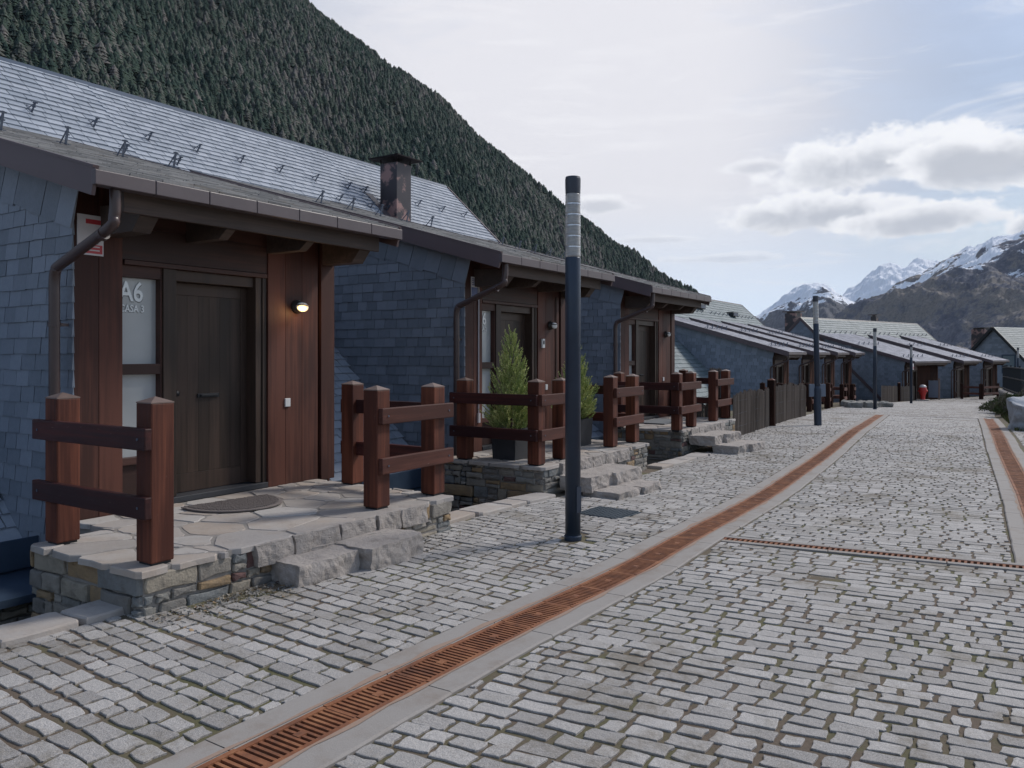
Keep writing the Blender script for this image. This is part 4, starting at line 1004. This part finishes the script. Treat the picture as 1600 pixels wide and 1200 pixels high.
# ------------------------------------------------------------------ lamps
def lamp(x, y, z, label, hgt=3.38, extra=None, r_=.072, lean=(0, 0)):
    t = thing('street_lamp', label, 'street lamp', (x, y, z), 0, 'blue lamp posts along the street'); t.rotation_euler = (lean[0], lean[1], 0)
    m = MB(); m.lathe([(r_, -.1), (r_, hgt-.76), (r_*.96, hgt-.75)], 0, 0, 32); po = m.build('pole', M['pole'], t, smooth=False)
    for p in po.data.polygons: p.use_smooth = len(p.vertices) == 4
    m = MB(); m.lathe([(r_+.010, .0), (r_+.010, .035), (r_+.004, .045)], 0, 0, 32); m.build('base_collar', M['pole'], po)
    m = MB(); m.box(.0, .004, -.032, .032, .26, .50); m.xf(Matrix.Rotation(R(-12), 4, 'Z') @ Matrix.Translation((r_-.001, 0, 0))); m.build('hatch', M['pole'], po)
    # stacked glass lens of ribbed rings
    zb = hgt-.755; prof = []
    for k in range(6):
        z0 = zb+k*.1; prof += [(r_*.90, z0), (r_*.99, z0+.012), (r_*.99, z0+.026), (r_*.955, z0+.034), (r_*.975, z0+.055), (r_*.955, z0+.075), (r_*.985, z0+.088), (r_*.90, z0+.099)]
    m = MB(); m.lathe(prof, 0, 0, 28); le = m.build('lens', M['lens'], t, smooth=True)
    m = MB()
    for k in range(1, 6): m.lathe([(r_*.8, zb+k*.1-.006), (r_*1.0, zb+k*.1-.006), (r_*1.0, zb+k*.1+.006), (r_*.8, zb+k*.1+.006)], 0, 0, 28)
    m.build('lens_ring', M['lens_ring'], le)
    m = MB(); m.lathe([(r_*.45, zb), (r_*.45, hgt-.12)], 0, 0, 12); m.build('inner_tube', M['grey_box'], le)
    m = MB(); m.lathe([(r_*.97, hgt-.155), (r_*1.0, hgt-.10), (r_*1.01, hgt-.02), (r_*.93, hgt)], 0, 0, 28); m.build('cap', M['pole_cap'], t)
    return t
lamp(-3.58, 6.57, g(6.57), 'large blue lamp post with ribbed glass top, nearest, standing in the cobbles')
l2 = lamp(-4.81, 22.6, g(22.6), 'second blue lamp post, with pale grey boxes strapped on, beside the brushwood fence', 3.50, lean=(0, -.018))
for sx in (-1, 1):
    m = MB(); m.box(-.06+sx*.25, .06+sx*.25-.0, -.13, .13, .72, 1.16); m.xf(Matrix.Rotation(R(57), 4, 'Z') @ Matrix.Rotation(R(-90), 4, 'Z')) if False else None
for o_, nm in ((-.145, 'notice_box'), (.145, 'notice_box')):
    m = MB(); m.box(o_-.075, o_+.075, -.03, .03, .78, 1.12); m.xf(Matrix.Rotation(R(33), 4, 'Z')); m.build(nm, M['grey_box'], l2, bevel=.01)
m = MB(); m.lathe([(.098, -.05), (.098, 1.0), (.075, 1.06)], 0, 0, 24); m.build('sleeve', M['pole'], l2)
lamp(-5.54, 36.9, g(36.9), 'third blue lamp post, in front of the pale stone pile', 3.45)
l4 = lamp(-5.74, 51.0, g(51.0), 'fourth blue lamp post, with a small red and white sign, left of the hydrant', 3.40)
m = MB(); m.box(-.02, .02, -.14, .14, 1.95, 2.3); m.xf(Matrix.Translation((.10, .0, 0))); m.build('sign', M['sign_white'], l4); m = MB(); m.box(.121, .126, -.1, .1, 2.0, 2.12); m.build('print', M['sign_red'], l4)
lamp(-.75, 68.6, -1.75, 'farthest lamp post, its top above the metal railing at the right edge', 4.0)

# ------------------------------------------------------------------ doormats, planters
def mats():
    t = thing('doormat', 'brown half round doormat in front of the nearest door', 'doormat', (-6.30, 4.83, .368), R(-8)); m = MB(); pts = [(-.02, .44, .004), (-.02, -.44, .004)]
    for k in range(1, 24): a = -math.pi/2+math.pi*k/24; pts.append((.56*math.cos(a)**.8, .44*math.sin(a), .004))
    m.prism(pts, (0, 0, .013)); m.build('pad', M['mat'], t, bevel=.003)
    q = MB(); r = random.Random(4)
    for i in range(0, 29):
        for j in range(-22, 23):
            x, y = i*.019, j*.0195
            if (x/.53)**2.2+(y/.41)**2 > 1: continue
            q.box(x-.006, x+.006, y-.006, y+.006, .016, .022+r.uniform(0, .004))
    q.build('studs', M['mat'], t, kind='stuff')
    t = thing('doormat', 'flat grey rectangular doormat on the third porch', 'doormat', (-6.6, 16.05, .32)); m = MB(); m.box(-.32, .32, -.62, .62, 0, .018); m.build('pad', M['mat_grey'], t, bevel=.004)
mats()

def tinted(name, verts, faces, tints, m, parent=None, smooth=False, **tags):
    me = bpy.data.meshes.new(name); v = np.asarray(verts, np.float32).reshape(-1, 3); f = np.asarray(faces, np.int32); k = f.shape[1]
    me.vertices.add(len(v)); me.vertices.foreach_set('co', v.ravel()); me.loops.add(f.size); me.loops.foreach_set('vertex_index', f.ravel())
    me.polygons.add(len(f)); me.polygons.foreach_set('loop_start', np.arange(0, f.size, k, dtype=np.int32)); 
    try: me.polygons.foreach_set('loop_total', np.full(len(f), k, np.int32))
    except Exception: pass
    me.update(calc_edges=True); at = me.attributes.new('tint', 'FLOAT', 'FACE'); at.data.foreach_set('value', np.asarray(tints, np.float32)); me.materials.append(m)
    if smooth: me.polygons.foreach_set('use_smooth', [True]*len(f))
    o = bpy.data.objects.new(name, me); C.objects.link(o); o.parent = parent
    for a, b in tags.items(): o[a] = b
    return o

def sprays(nb, H_, R_, z0, seed, lean=0.0):
    """upswept feathery sprays filling a conical crown"""
    r = random.Random(seed); V, F, T = [], [], []
    def leaf(p, d, L, w, tint):
        d = d.normalized(); s = d.cross(Vector((r.uniform(-1, 1), r.uniform(-1, 1), r.uniform(-.3, .3)))).normalized()*w
        n = len(V); V.extend([tuple(p-s*.4), tuple(p+d*L*.5-s), tuple(p+d*L), tuple(p+d*L*.5+s)]); F.append((n, n+1, n+2, n+3)); T.append(tint)
    for i in range(nb):
        f = 1-math.sqrt(r.random())*.999 if r.random() < .8 else r.random(); 
        a = r.uniform(0, 2*math.pi); prof = (1-f)**.62*(.72+.28*min(1, f*6)); bul = 1+.26*math.sin(a*3+f*13+seed)+.22*math.sin(a*5-f*21)
        rad = R_*prof*bul; s0 = rad*r.uniform(.25, .85); z = z0+f*H_*.93
        base = Vector((math.cos(a)*s0, math.sin(a)*s0, z)); up = r.uniform(.35, 1.1)+f*1.6
        d = Vector((math.cos(a), math.sin(a), up)).normalized(); L = (R_*.52)*(.6+.4*(1-f))*r.uniform(.7, 1.3); tnt = r.uniform(.05, .5)
        tip = base+d*L
        for k in range(22):
            u = k/22; p = base.lerp(tip, u)+Vector((0, 0, .02*u)); dd = d+Vector((r.uniform(-.75, .75), r.uniform(-.75, .75), r.uniform(-.35, .7)))
            leaf(p, dd, L*.30*(1.15-u*.6)*r.uniform(.7, 1.2), L*.04, min(1, tnt+.5*u+r.uniform(-.08, .12)))
    return V, F, T
def potted(x, y, z, label, H_, R_, seed, ph=.42):
    t = thing('potted_conifer', label, 'potted plant', (x, y, z), 0, 'conifers in dark square pots'); w = .2
    p = MB(); p.add([(-w+.02, -w+.02, 0), (w-.02, -w+.02, 0), (w-.02, w-.02, 0), (-w+.02, w-.02, 0), (-w, -w, ph), (w, -w, ph), (w, w, ph), (-w, w, ph), (-w+.02, -w+.02, ph), (w-.02, -w+.02, ph), (w-.02, w-.02, ph), (-w+.02, w-.02, ph), (-w+.02, -w+.02, ph-.05), (w-.02, -w+.02, ph-.05), (w-.02, w-.02, ph-.05), (-w+.02, w-.02, ph-.05)],
                    [(0, 3, 2, 1)] + [(i, (i+1) % 4, (i+1) % 4+4, i+4) for i in range(4)] + [(i+4, (i+1) % 4+4, (i+1) % 4+8, i+8) for i in range(4)] + [(i+8, (i+1) % 4+8, (i+1) % 4+12, i+12) for i in range(4)])
    po = p.build('pot', M['anthracite'], t); s = MB(); s.box(-w+.02, w-.02, -w+.02, w-.02, ph-.06, ph-.045); s.build('soil', M['soil'], po)
    k = MB(); k.tube([(0, 0, ph-.05), (.01, 0, ph+.5), (0, .01, ph+H_*.9)], [.018, .012, .004], 8); k.build('trunk', M['bark'], t)
    V, F, T = sprays(680, H_, R_, ph-.02, seed); tinted('foliage', V, F, T, M['conifer'], t)
potted(-5.95, 9.16, .33, 'taller potted conifer on the second porch, left of the front lamp post', 1.38, .33, 3)
potted(-6.0, 11.1, .33, 'shorter conifer in a dark square pot mostly hidden behind the front lamp post', 1.18, .33, 8)

# ------------------------------------------------------------------ right side, stones, hydrant
def boulder(x, y, z, sx, sy, sz, label, seed, mat='boulder', group=None, name='boulder', rz=0):
    t = MB(); rough_block(t, 0, 0, sz*.42, sx, sy, sz, seed, amp=min(sx, sz)*.24, n=14, rnd_=.5, rz=rz, freq=2.2/max(sx, sy)*1.0)
    o = t.build(name, M[mat], None, smooth=True, loc=(x, y, z)); return tag(o, label, 'rock', group)
boulder(.36, 25.0, gz(.36, 25.0)-.14, 1.55, 1.3, .98, 'big pale boulder at the right edge beside the rusty drain', 3)
boulder(1.7, 27.2, gz(1.7, 27.2)-.2, 1.0, 1.0, .8, 'pale boulder behind the big one at the right edge', 5)
rr = random.Random(5)
for i, (x, y, s) in enumerate([(-6.6, 38.2, .9), (-6.1, 38.9, .7), (-6.9, 39.3, .8), (-6.2, 40.2, .75), (-5.7, 40.9, .6), (-6.6, 41.1, .9), (-7.2, 40.5, .7)]):
    labs = ['flat stone at the left front of the pile by the third lamp post', 'stone at the front of the pile directly left of the third lamp post', 'stone at the back left of the pile by the third lamp post', 'stone in the middle of the pile behind the third lamp post', 'low stone at the right front of the pile by the third lamp post', 'large pale stone at the right back of the pile by the third lamp post', 'stone at the far left back of the pile by the third lamp post']
    boulder(x, y, g(y)-.06, s*1.0, s*.7, .34, labs[i], 20+i, 'rubble', 'stones piled by the third lamp post', 'rock', rr.uniform(0, 3))

def leafy(n, rx, ry, h, seed, lf=.05, stems=True):
    r = random.Random(seed); V, F, T = [], [], []
    for i in range(n):
        a = r.uniform(0, 6.283); q = r.random()**.6; lump = .75+.25*math.sin(a*4+seed)+.12*math.sin(a*9)
        f = r.random()**.7; x, y = rx*q*math.cos(a)*lump, ry*q*math.sin(a)*lump; z = h*f*math.sqrt(max(0.03, 1-q*q))*(1+.25*math.sin(x*5+seed)*math.sin(y*4))
        d = Vector((r.uniform(-1, 1), r.uniform(-1, 1), r.uniform(.1, 1.6))).normalized(); s = d.orthogonal().normalized().lerp(d.cross(Vector((r.uniform(-1, 1), r.uniform(-1, 1), 0))).normalized(), .7)*lf*.28
        p = Vector((x, y, z)); k = len(V); V.extend([tuple(p), tuple(p+d*lf*.5-s), tuple(p+d*lf), tuple(p+d*lf*.5+s)]); F.append((k, k+1, k+2, k+3)); T.append(min(1, max(0, .3+.4*math.sin(x*7+y*5+seed)+r.uniform(-.3, .3)+.2*f)))
    return V, F, T
def bush(x, y, rx, ry, h, label, seed, n=5000, lf=.09, name='bush'):
    t = thing(name, label, 'bush', (x, y, gz(x, y)), 0, 'low bushes on the bank at the right'); k = MB(); r = random.Random(seed)
    for i in range(14):
        a = r.uniform(0, 6.28); k.tube([(0, 0, 0), (rx*.5*math.cos(a), ry*.5*math.sin(a), h*.5), (rx*.8*math.cos(a), ry*.8*math.sin(a), h*.8)], [.015, .01, .005], 5)
    k.build('stems', M['bark'], t); V, F, T = leafy(n, rx, ry, h, seed, lf); tinted('foliage', V, F, T, M['bush'], t)
bush(-.25, 33.0, .95, 1.5, .62, 'dark green bush between the right drain and the boulder', 1, 9000)
bush(-.75, 36.8, .9, 2.0, .6, 'greyish twiggy bush behind the dark green one on the right bank', 2, 8000)
bush(.5, 33.5, .8, 1.5, .5, 'bush under the metal railing at the right edge', 4, 8000)
V, F, T = [], [], []
for i in range(9000):
    y = rnd.uniform(24, 34); x = rch(y)+.75+rnd.random()**1.4*3.2; p = Vector((x, y, gz(x, y))); d = Vector((rnd.uniform(-.4, .4), rnd.uniform(-.4, .4), 1)); L = rnd.uniform(.04, .12); s = Vector((rnd.uniform(-1, 1), rnd.uniform(-1, 1), 0)).normalized()*.012
    k = len(V); V += [tuple(p-s), tuple(p+s), tuple(p+d*L+s*.2), tuple(p+d*L-s*.2)]; F.append((k, k+1, k+2, k+3)); T.append(rnd.random())
tinted('grass', V, F, T, M['grass'], None, kind='stuff', label='short rough grass on the bank at the right')
def metal_railing():
    pts = [(-1.15, 47.5, -.06), (-.9, 43.0, .02), (-.35, 37.5, .05), (.25, 32.5, .02), (.9, 27.0, .02), (1.6, 22.0, .05)]
    w = thing('stone_parapet', 'pale capped rubble parapet under the black metal railing at the right edge', 'wall', (pts[0][0], pts[0][1], pts[0][2]))
    x0, y0, z0 = pts[0]; q = MB(); cp = MB(); r = random.Random(8)
    for a, b in zip(pts, pts[1:]):
        A, B_ = Vector(a)-Vector(pts[0]), Vector(b)-Vector(pts[0]); q.bar(A-Vector((0, 0, .75)), B_-Vector((0, 0, .75)), .35, 1.4); n = 9
        for i in range(n):
            P, Q = A.lerp(B_, i/n+.004), A.lerp(B_, (i+1)/n-.004); o = Vector((r.uniform(-.02, .02), 0, r.uniform(0, .03))); cp.bar(P+o, Q+o, .42, .10)
        d = (B_-A).normalized(); nn = Vector((d.y, -d.x, 0)); nn = nn if nn.x < 0 else -nn
        rubble(q, A+nn*.17-Vector((0, 0, 1.4)), d, (0, 0, 1), nn, (B_-A).length, 1.35, 7, .1, .22)
    q.build('wall', M['rubble'], w); cp.build('coping', M['flag'], w)
    t = thing('metal_railing', 'black metal railing with vertical bars along the stone parapet at the right edge', 'railing', tuple(pts[0])); m = MB(); b = MB()
    for a, c in zip(pts, pts[1:]):
        A, B_ = Vector(a)-Vector(pts[0]), Vector(c)-Vector(pts[0])
        for z in (1.16, .70, .14): m.bar(A+Vector((0, 0, z)), B_+Vector((0, 0, z)), .06, .05)
        n = int((B_-A).length/.26)
        for i in range(n): P = A.lerp(B_, i/n); m_ = b; m_.box(P.x-.013, P.x+.013, P.y-.013, P.y+.013, P.z+.05, P.z+1.14)
        for i in range(3): P = A.lerp(B_, i/3); m.box(P.x-.03, P.x+.03, P.y-.03, P.y+.03, P.z, P.z+1.25)
    m.build('frame', M['black_metal'], t); b.build('bars', M['black_metal'], t)
    hd = thing('hedge', 'dark clipped hedge behind the metal railing at the right edge', 'hedge', (1.4, 42, -.2)); V, F, T = leafy(6000, 1.2, 7.5, 1.0, 9, .16); tinted('foliage', V, F, T, M['bush'], hd)
    k = MB(); k.tube([(0, 0, -1), (0, 0, 1)], .05, 6); k.build('trunk', M['bark'], hd)
metal_railing()
def hydrant():
    x, y = -6.15, 61.0; t = thing('fire_hydrant', 'small red hydrant with a pale cap beside the fourth lamp post', 'hydrant', (x, y, g(y)))
    m = MB(); m.lathe([(.17, 0), (.17, .06), (.14, .10), (.15, .35), (.22, .5), (.25, .7), (.24, .85), (.21, .92)], 0, 0, 24); m.build('body', M['red'], t, smooth=True)
    m = MB(); m.lathe([(.22, .91), (.23, .97), (.16, 1.05), (.04, 1.09)], 0, 0, 24); m.build('cap', M['sign_white'], t, smooth=True)
    m = MB(); m.tube([(-.30, 0, .66), (.30, 0, .66)], .07, 14); m.build('outlet', M['red'], t, smooth=True)
    m = MB(); m.box(-.4, .4, -.4, .4, -.1, .08); m.build('plinth', M['concrete'], t, bevel=.02)
    t = thing('notice_board', 'low grey panel on two posts right behind the red hydrant', 'panel', (-6.3, 63.4, g(63.4))); m = MB(); m.box(-.9, .9, -.04, .04, .15, 1.35); m.build('panel', M['grey_box'], t)
    for s_ in (-1, 1): m = MB(); m.box(s_*.93-.05, s_*.93+.05, -.06, .06, -.1, 1.5); m.build('post', M['cap_skylit'], t)
hydrant()

# debris and dirt beside the front porch
def debris():
    m = MB(); r = random.Random(17)
    for i in range(1500):
        y = r.uniform(3.0, 4.4) if i < 1250 else r.uniform(5.3, 6.3); x = -4.72+abs(r.gauss(0, .16)); s = r.uniform(.006, .022); z = g(y)-.003
        n = len(m.v); m.v += [(x+r.uniform(-s, s), y+r.uniform(-s, s), z+r.uniform(0, s)) for _ in range(4)]; m.f += [(n, n+1, n+2), (n, n+2, n+3), (n, n+1, n+3), (n+1, n+2, n+3)]
    m.build('gravel', M['rubble'], kind='stuff', label='loose chippings along the foot of the front porch')
debris()

# ------------------------------------------------------------------ hillside with its forest, far mountains, air
FW, RT_ = Vector((-.5438, .8392, 0)), Vector((.8392, .5438, 0))
def vw(X, Y, Z): return tuple(RT_*X + FW*Y + Vector((0, 0, Z)))     # X to the right of the view axis, Y along it
def hill_h(X, Y):
    """height of the wooded mountain side over eye level"""
    a = .83; z = a*(-X + .535*Y) - 229
    z += 26*noise.noise((X/210, Y/260, 1.3)) + 11*noise.noise((X/70, Y/95, 4.1)) + 5*noise.noise((X/28, Y/33, 2.2))
    z += 14*math.sin((X*.6+Y)/95.0)*math.exp(-((Y-700)/500)**2)
    if Y > 1100: z -= ((Y-1100)/17.0)**2*.55
    return z
def hill():
    m = MB(); nx, ny = 120, 90
    X = [-1500+i*(1500+700)/nx for i in range(nx+1)]; Y = [150+j*(1900-150)/ny for j in range(ny+1)]
    m.v = [vw(x, y, max(hill_h(x, y), -140)+1.75-2.0) for y in Y for x in X]
    m.f = [(j*(nx+1)+i, j*(nx+1)+i+1, (j+1)*(nx+1)+i+1, (j+1)*(nx+1)+i) for j in range(ny) for i in range(nx)]
    m.build('hillside', M['hillsoil'], smooth=True, kind='structure')
    r = random.Random(23); Vs, Fs, Ts = [], [], []
    # a few conifer shapes made of ragged drooping tiers, stamped over the slope
    protos = []
    for v_ in range(10):
        V, F, T = [], [], []; tiers, seg = 6, 8
        for k in range(tiers):
            zb = .06+.94*k/tiers; zt = zb+.94/tiers*1.9; rb_ = (.29*(1-k/tiers)**.72+.012)*r.uniform(.85, 1.15)
            c = len(V); V.append((r.uniform(-.01, .01), r.uniform(-.01, .01), min(1.03, zt)))
            ph = r.uniform(0, 6.28)
            for q in range(seg*2):
                a = ph+q*math.pi/seg; rad = rb_*(r.uniform(.85, 1.25) if q % 2 == 0 else r.uniform(.35, .6)); V.append((rad*math.cos(a), rad*math.sin(a), zb-(.035 if q % 2 == 0 else -.02)+r.uniform(-.012, .012)))
            for q in range(seg*2): F.append((c, c+1+q, c+1+(q+1) % (seg*2))); T.append(r.uniform(-.12, .12)+.05*(k % 2))
        protos.append((np.array(V), np.array(F), np.array(T)))
    n = 0; tv = []
    tries = 0
    while tries < 105000:
        tries += 1
        Y_ = 230+(1320-230)*r.random()**.72; dx = r.uniform(-.70, .30); X_ = dx*Y_
        z = hill_h(X_, Y_); py = 554-1250*z/Y_; px = 800+1250*dx
        if z < -60 or py < -190: continue
        roof = 85+.297*px if px < 697 else 290+(px-697)*1.05 if px < 790 else 385+(px-790)*.24
        if py > roof+45+12000/Y_ or py > 520: continue
        if r.random() > .66+.5*noise.noise((X_/85, Y_/120, 17)): continue
        h = .8*r.choice([r.uniform(5, 10), r.uniform(9, 15), r.uniform(12, 18)])*(.85+.3*noise.noise((X_/60, Y_/60, 9))); 
        V, F, T = protos[r.randrange(10)]; ang = r.uniform(0, 6.28); ca, sa = math.cos(ang), math.sin(ang); w = h*r.uniform(.95, 1.6)
        P = np.empty_like(V); P[:, 0] = (V[:, 0]*ca-V[:, 1]*sa)*w+X_; P[:, 1] = (V[:, 0]*sa+V[:, 1]*ca)*w+Y_; P[:, 2] = V[:, 2]*h+z+1.75-2.5
        lean = r.uniform(-.03, .03); P[:, 0] += V[:, 2]*h*lean
        W_ = np.empty_like(P); W_[:, 0] = .8392*P[:, 0]-.5438*P[:, 1]; W_[:, 1] = .5438*P[:, 0]+.8392*P[:, 1]; W_[:, 2] = P[:, 2]
        Vs.append(W_); Fs.append(F+n); n += len(V); base = .38+.5*noise.noise((X_/130, Y_/130, 3))+r.uniform(-.3, .36)
        if r.random() < .07: base = r.uniform(.8, 1.0)
        Ts.append(np.clip(T+base, 0, 1))
    tinted('forest', np.concatenate(Vs), np.concatenate(Fs), np.concatenate(Ts), M['pine'], None, kind='stuff', label='dense conifer forest covering the steep mountainside')
    print('trees', len(Vs))
hill()

def m_mount(name, rock_a, rock_b, grassc, z0, z1, amt, sc):
    def fn(t, p):
        pos = t.geo.outputs['Position']; sep = t.node('ShaderNodeSeparateXYZ'); t.l.new(pos, sep.inputs[0]); z = sep.outputs[2]
        big = t.noise(sc*2.2, pos, 5, .6); mid = t.noise(sc*12, pos, 8, .7, dist=.6); fine = t.noise(sc*60, pos, 6, .75)
        rock = t.mix(t.smooth(mid, .35, .65), rock_a, rock_b); gr = t.mix(t.smooth(t.math('MULTIPLY_ADD', mid, .5, t.math('MULTIPLY', big, .6)), .52, .62), rock, grassc)
        c = t.mix(t.smooth(fine, .4, .7, 0, .6), gr, tuple(x*.45 for x in rock_a))
        at = t.node('ShaderNodeAttribute'); at.attribute_name = 'gully'
        hgt = t.smooth(z, z0, z1, 0, 1)
        pt = t.noise(sc*3.6, t.scalevec(pos, (1, 1, 1.6)), 9, .68, dist=.5)
        s = t.math('ADD', t.math('MULTIPLY', hgt, .55), t.math('ADD', t.math('MULTIPLY', t.math('SUBTRACT', pt, .5), 2.2), t.math('MULTIPLY', t.math('MULTIPLY', at.outputs['Fac'], 1.25), t.math('POWER', hgt, 1.0))))
        s = t.math('ADD', t.math('MULTIPLY_ADD', t.math('SUBTRACT', fine, .5), .22, s), amt)
        c = t.mix(t.smooth(s, .47, .53), c, (.88, .90, .94))
        t.put(p.inputs['Base Color'], c); t.put(p.inputs['Roughness'], .9); p.inputs['Specular IOR Level'].default_value = .1
    return material(name, fn)
def fbm(x, y, s_, o=5, ridged=True):
    v = 0; a = 1.0; f = 1.0
    for k in range(o):
        n = noise.noise((x*f, y*f, s_+k*7.3)); v += a*((1-2.2*abs(n))-.55 if ridged else n); a *= .52; f *= 2.05
    return v
def ridge_mesh(name, label, D, depth, crest, mat, seed, amp, na=520, nr=170, base_py=600, wl=900.0):
    """real terrain: crest heights follow the skyline at distance D, the face falls towards us over 'depth' metres"""
    m = MB(); p0x, p1x = crest[0][0], crest[-1][0]; G = []
    for j in range(nr+1):
        f = j/nr
        for i in range(na+1):
            px = p0x+(p1x-p0x)*i/na; cy = float(np.interp(px, [c[0] for c in crest], [c[1] for c in crest]))
            dx = (px-800)/1250; ff = f/.88; dist = D-depth*(1-ff) if ff < 1 else D+depth*(ff-1)
            zc = (554-cy)/1250*D; zb = (554-base_py)/1250*(D-depth)
            z = zb+(zc-zb)*(ff**1.15) if ff <= 1 else zc-(ff-1)*depth*.9
            X, Y = dx*dist, dist; w_ = 1-abs(min(1.3, ff)-.55)**1.5*1.9; w_ = max(.07, w_)
            # spurs run down the face, gullies between them
            sx = X+.35*(dist-D)
            n1 = fbm(sx/wl, Y/(wl*1.9), seed, 6); n2 = fbm(X/(wl*.16), Y/(wl*.16), seed+40, 4)
            z += (n1*w_ + n2*.13)*amp; G.append(max(0, min(1, .42-n1*.8)))
            m.v.append(vw(X, Y, z+1.75))
    w = na+1; m.f = [(j*w+i, j*w+i+1, (j+1)*w+i+1, (j+1)*w+i) for j in range(nr) for i in range(na)]
    o = m.build(name, mat, smooth=False, kind='structure', label=label)
    o.data.attributes.new('gully', 'FLOAT', 'POINT').data.foreach_set('value', np.array(G, np.float32))
MS1 = m_mount('mountain_rock', (.085, .092, .12), (.18, .18, .205), (.225, .20, .175), 180, 540, .04, .0016)
MS2 = m_mount('mountain_snow', (.075, .08, .10), (.14, .14, .16), (.13, .12, .11), 250, 900, .32, .0012)
MS3 = m_mount('mountain_blue', (.085, .09, .11), (.14, .14, .155), (.12, .12, .12), 120, 600, -.10, .0012)
ridge_mesh('mountain', 'brown and grey rocky mountain with snow near its top at the right', 4200, 2300, [(1240, 560), (1290, 520), (1330, 490), (1375, 462), (1420, 442), (1460, 428), (1490, 412), (1505, 402), (1525, 396), (1550, 380), (1575, 373), (1600, 366), (1640, 350), (1700, 340), (1780, 350), (1900, 330)], MS1, 2.0, 150, wl=1000)
ridge_mesh('mountain', 'white snow ridge in the gap behind the rocky mountains', 7600, 2600, [(1230, 520), (1280, 480), (1310, 456), (1335, 445), (1360, 430), (1375, 418), (1392, 411), (1410, 417), (1428, 410), (1450, 413), (1480, 408), (1540, 400), (1640, 395)], MS2, 5.0, 170, 360, 120, wl=1100)
ridge_mesh('mountain', 'bluish rocky peak left of the snow ridge', 6200, 2200, [(1000, 600), (1100, 540), (1150, 505), (1185, 482), (1210, 470), (1240, 455), (1258, 447), (1275, 441), (1292, 440), (1305, 447), (1330, 460), (1380, 478), (1450, 505), (1560, 540)], MS3, 8.0, 150, 360, 120, wl=950)

hz = MB(); hz.box(-9500, 9500, -3000, 12500, -143, 1500)
def m_haze():
    m = bpy.data.materials.new('haze'); m.use_nodes = True; t = NT(m.node_tree); t.n.clear(); o = t.node('ShaderNodeOutputMaterial'); v = t.node('ShaderNodeVolumePrincipled')
    v.inputs['Color'].default_value = (.72, .80, .95, 1); v.inputs['Density'].default_value = 2.3e-5; v.inputs['Anisotropy'].default_value = .1; t.l.new(v.outputs[0], o.inputs['Volume']); return m
HAZE = True
if HAZE:
    h_ = hz.build('haze', m_haze(), kind='stuff')
    h_['label'] = 'thin bluish mountain air'
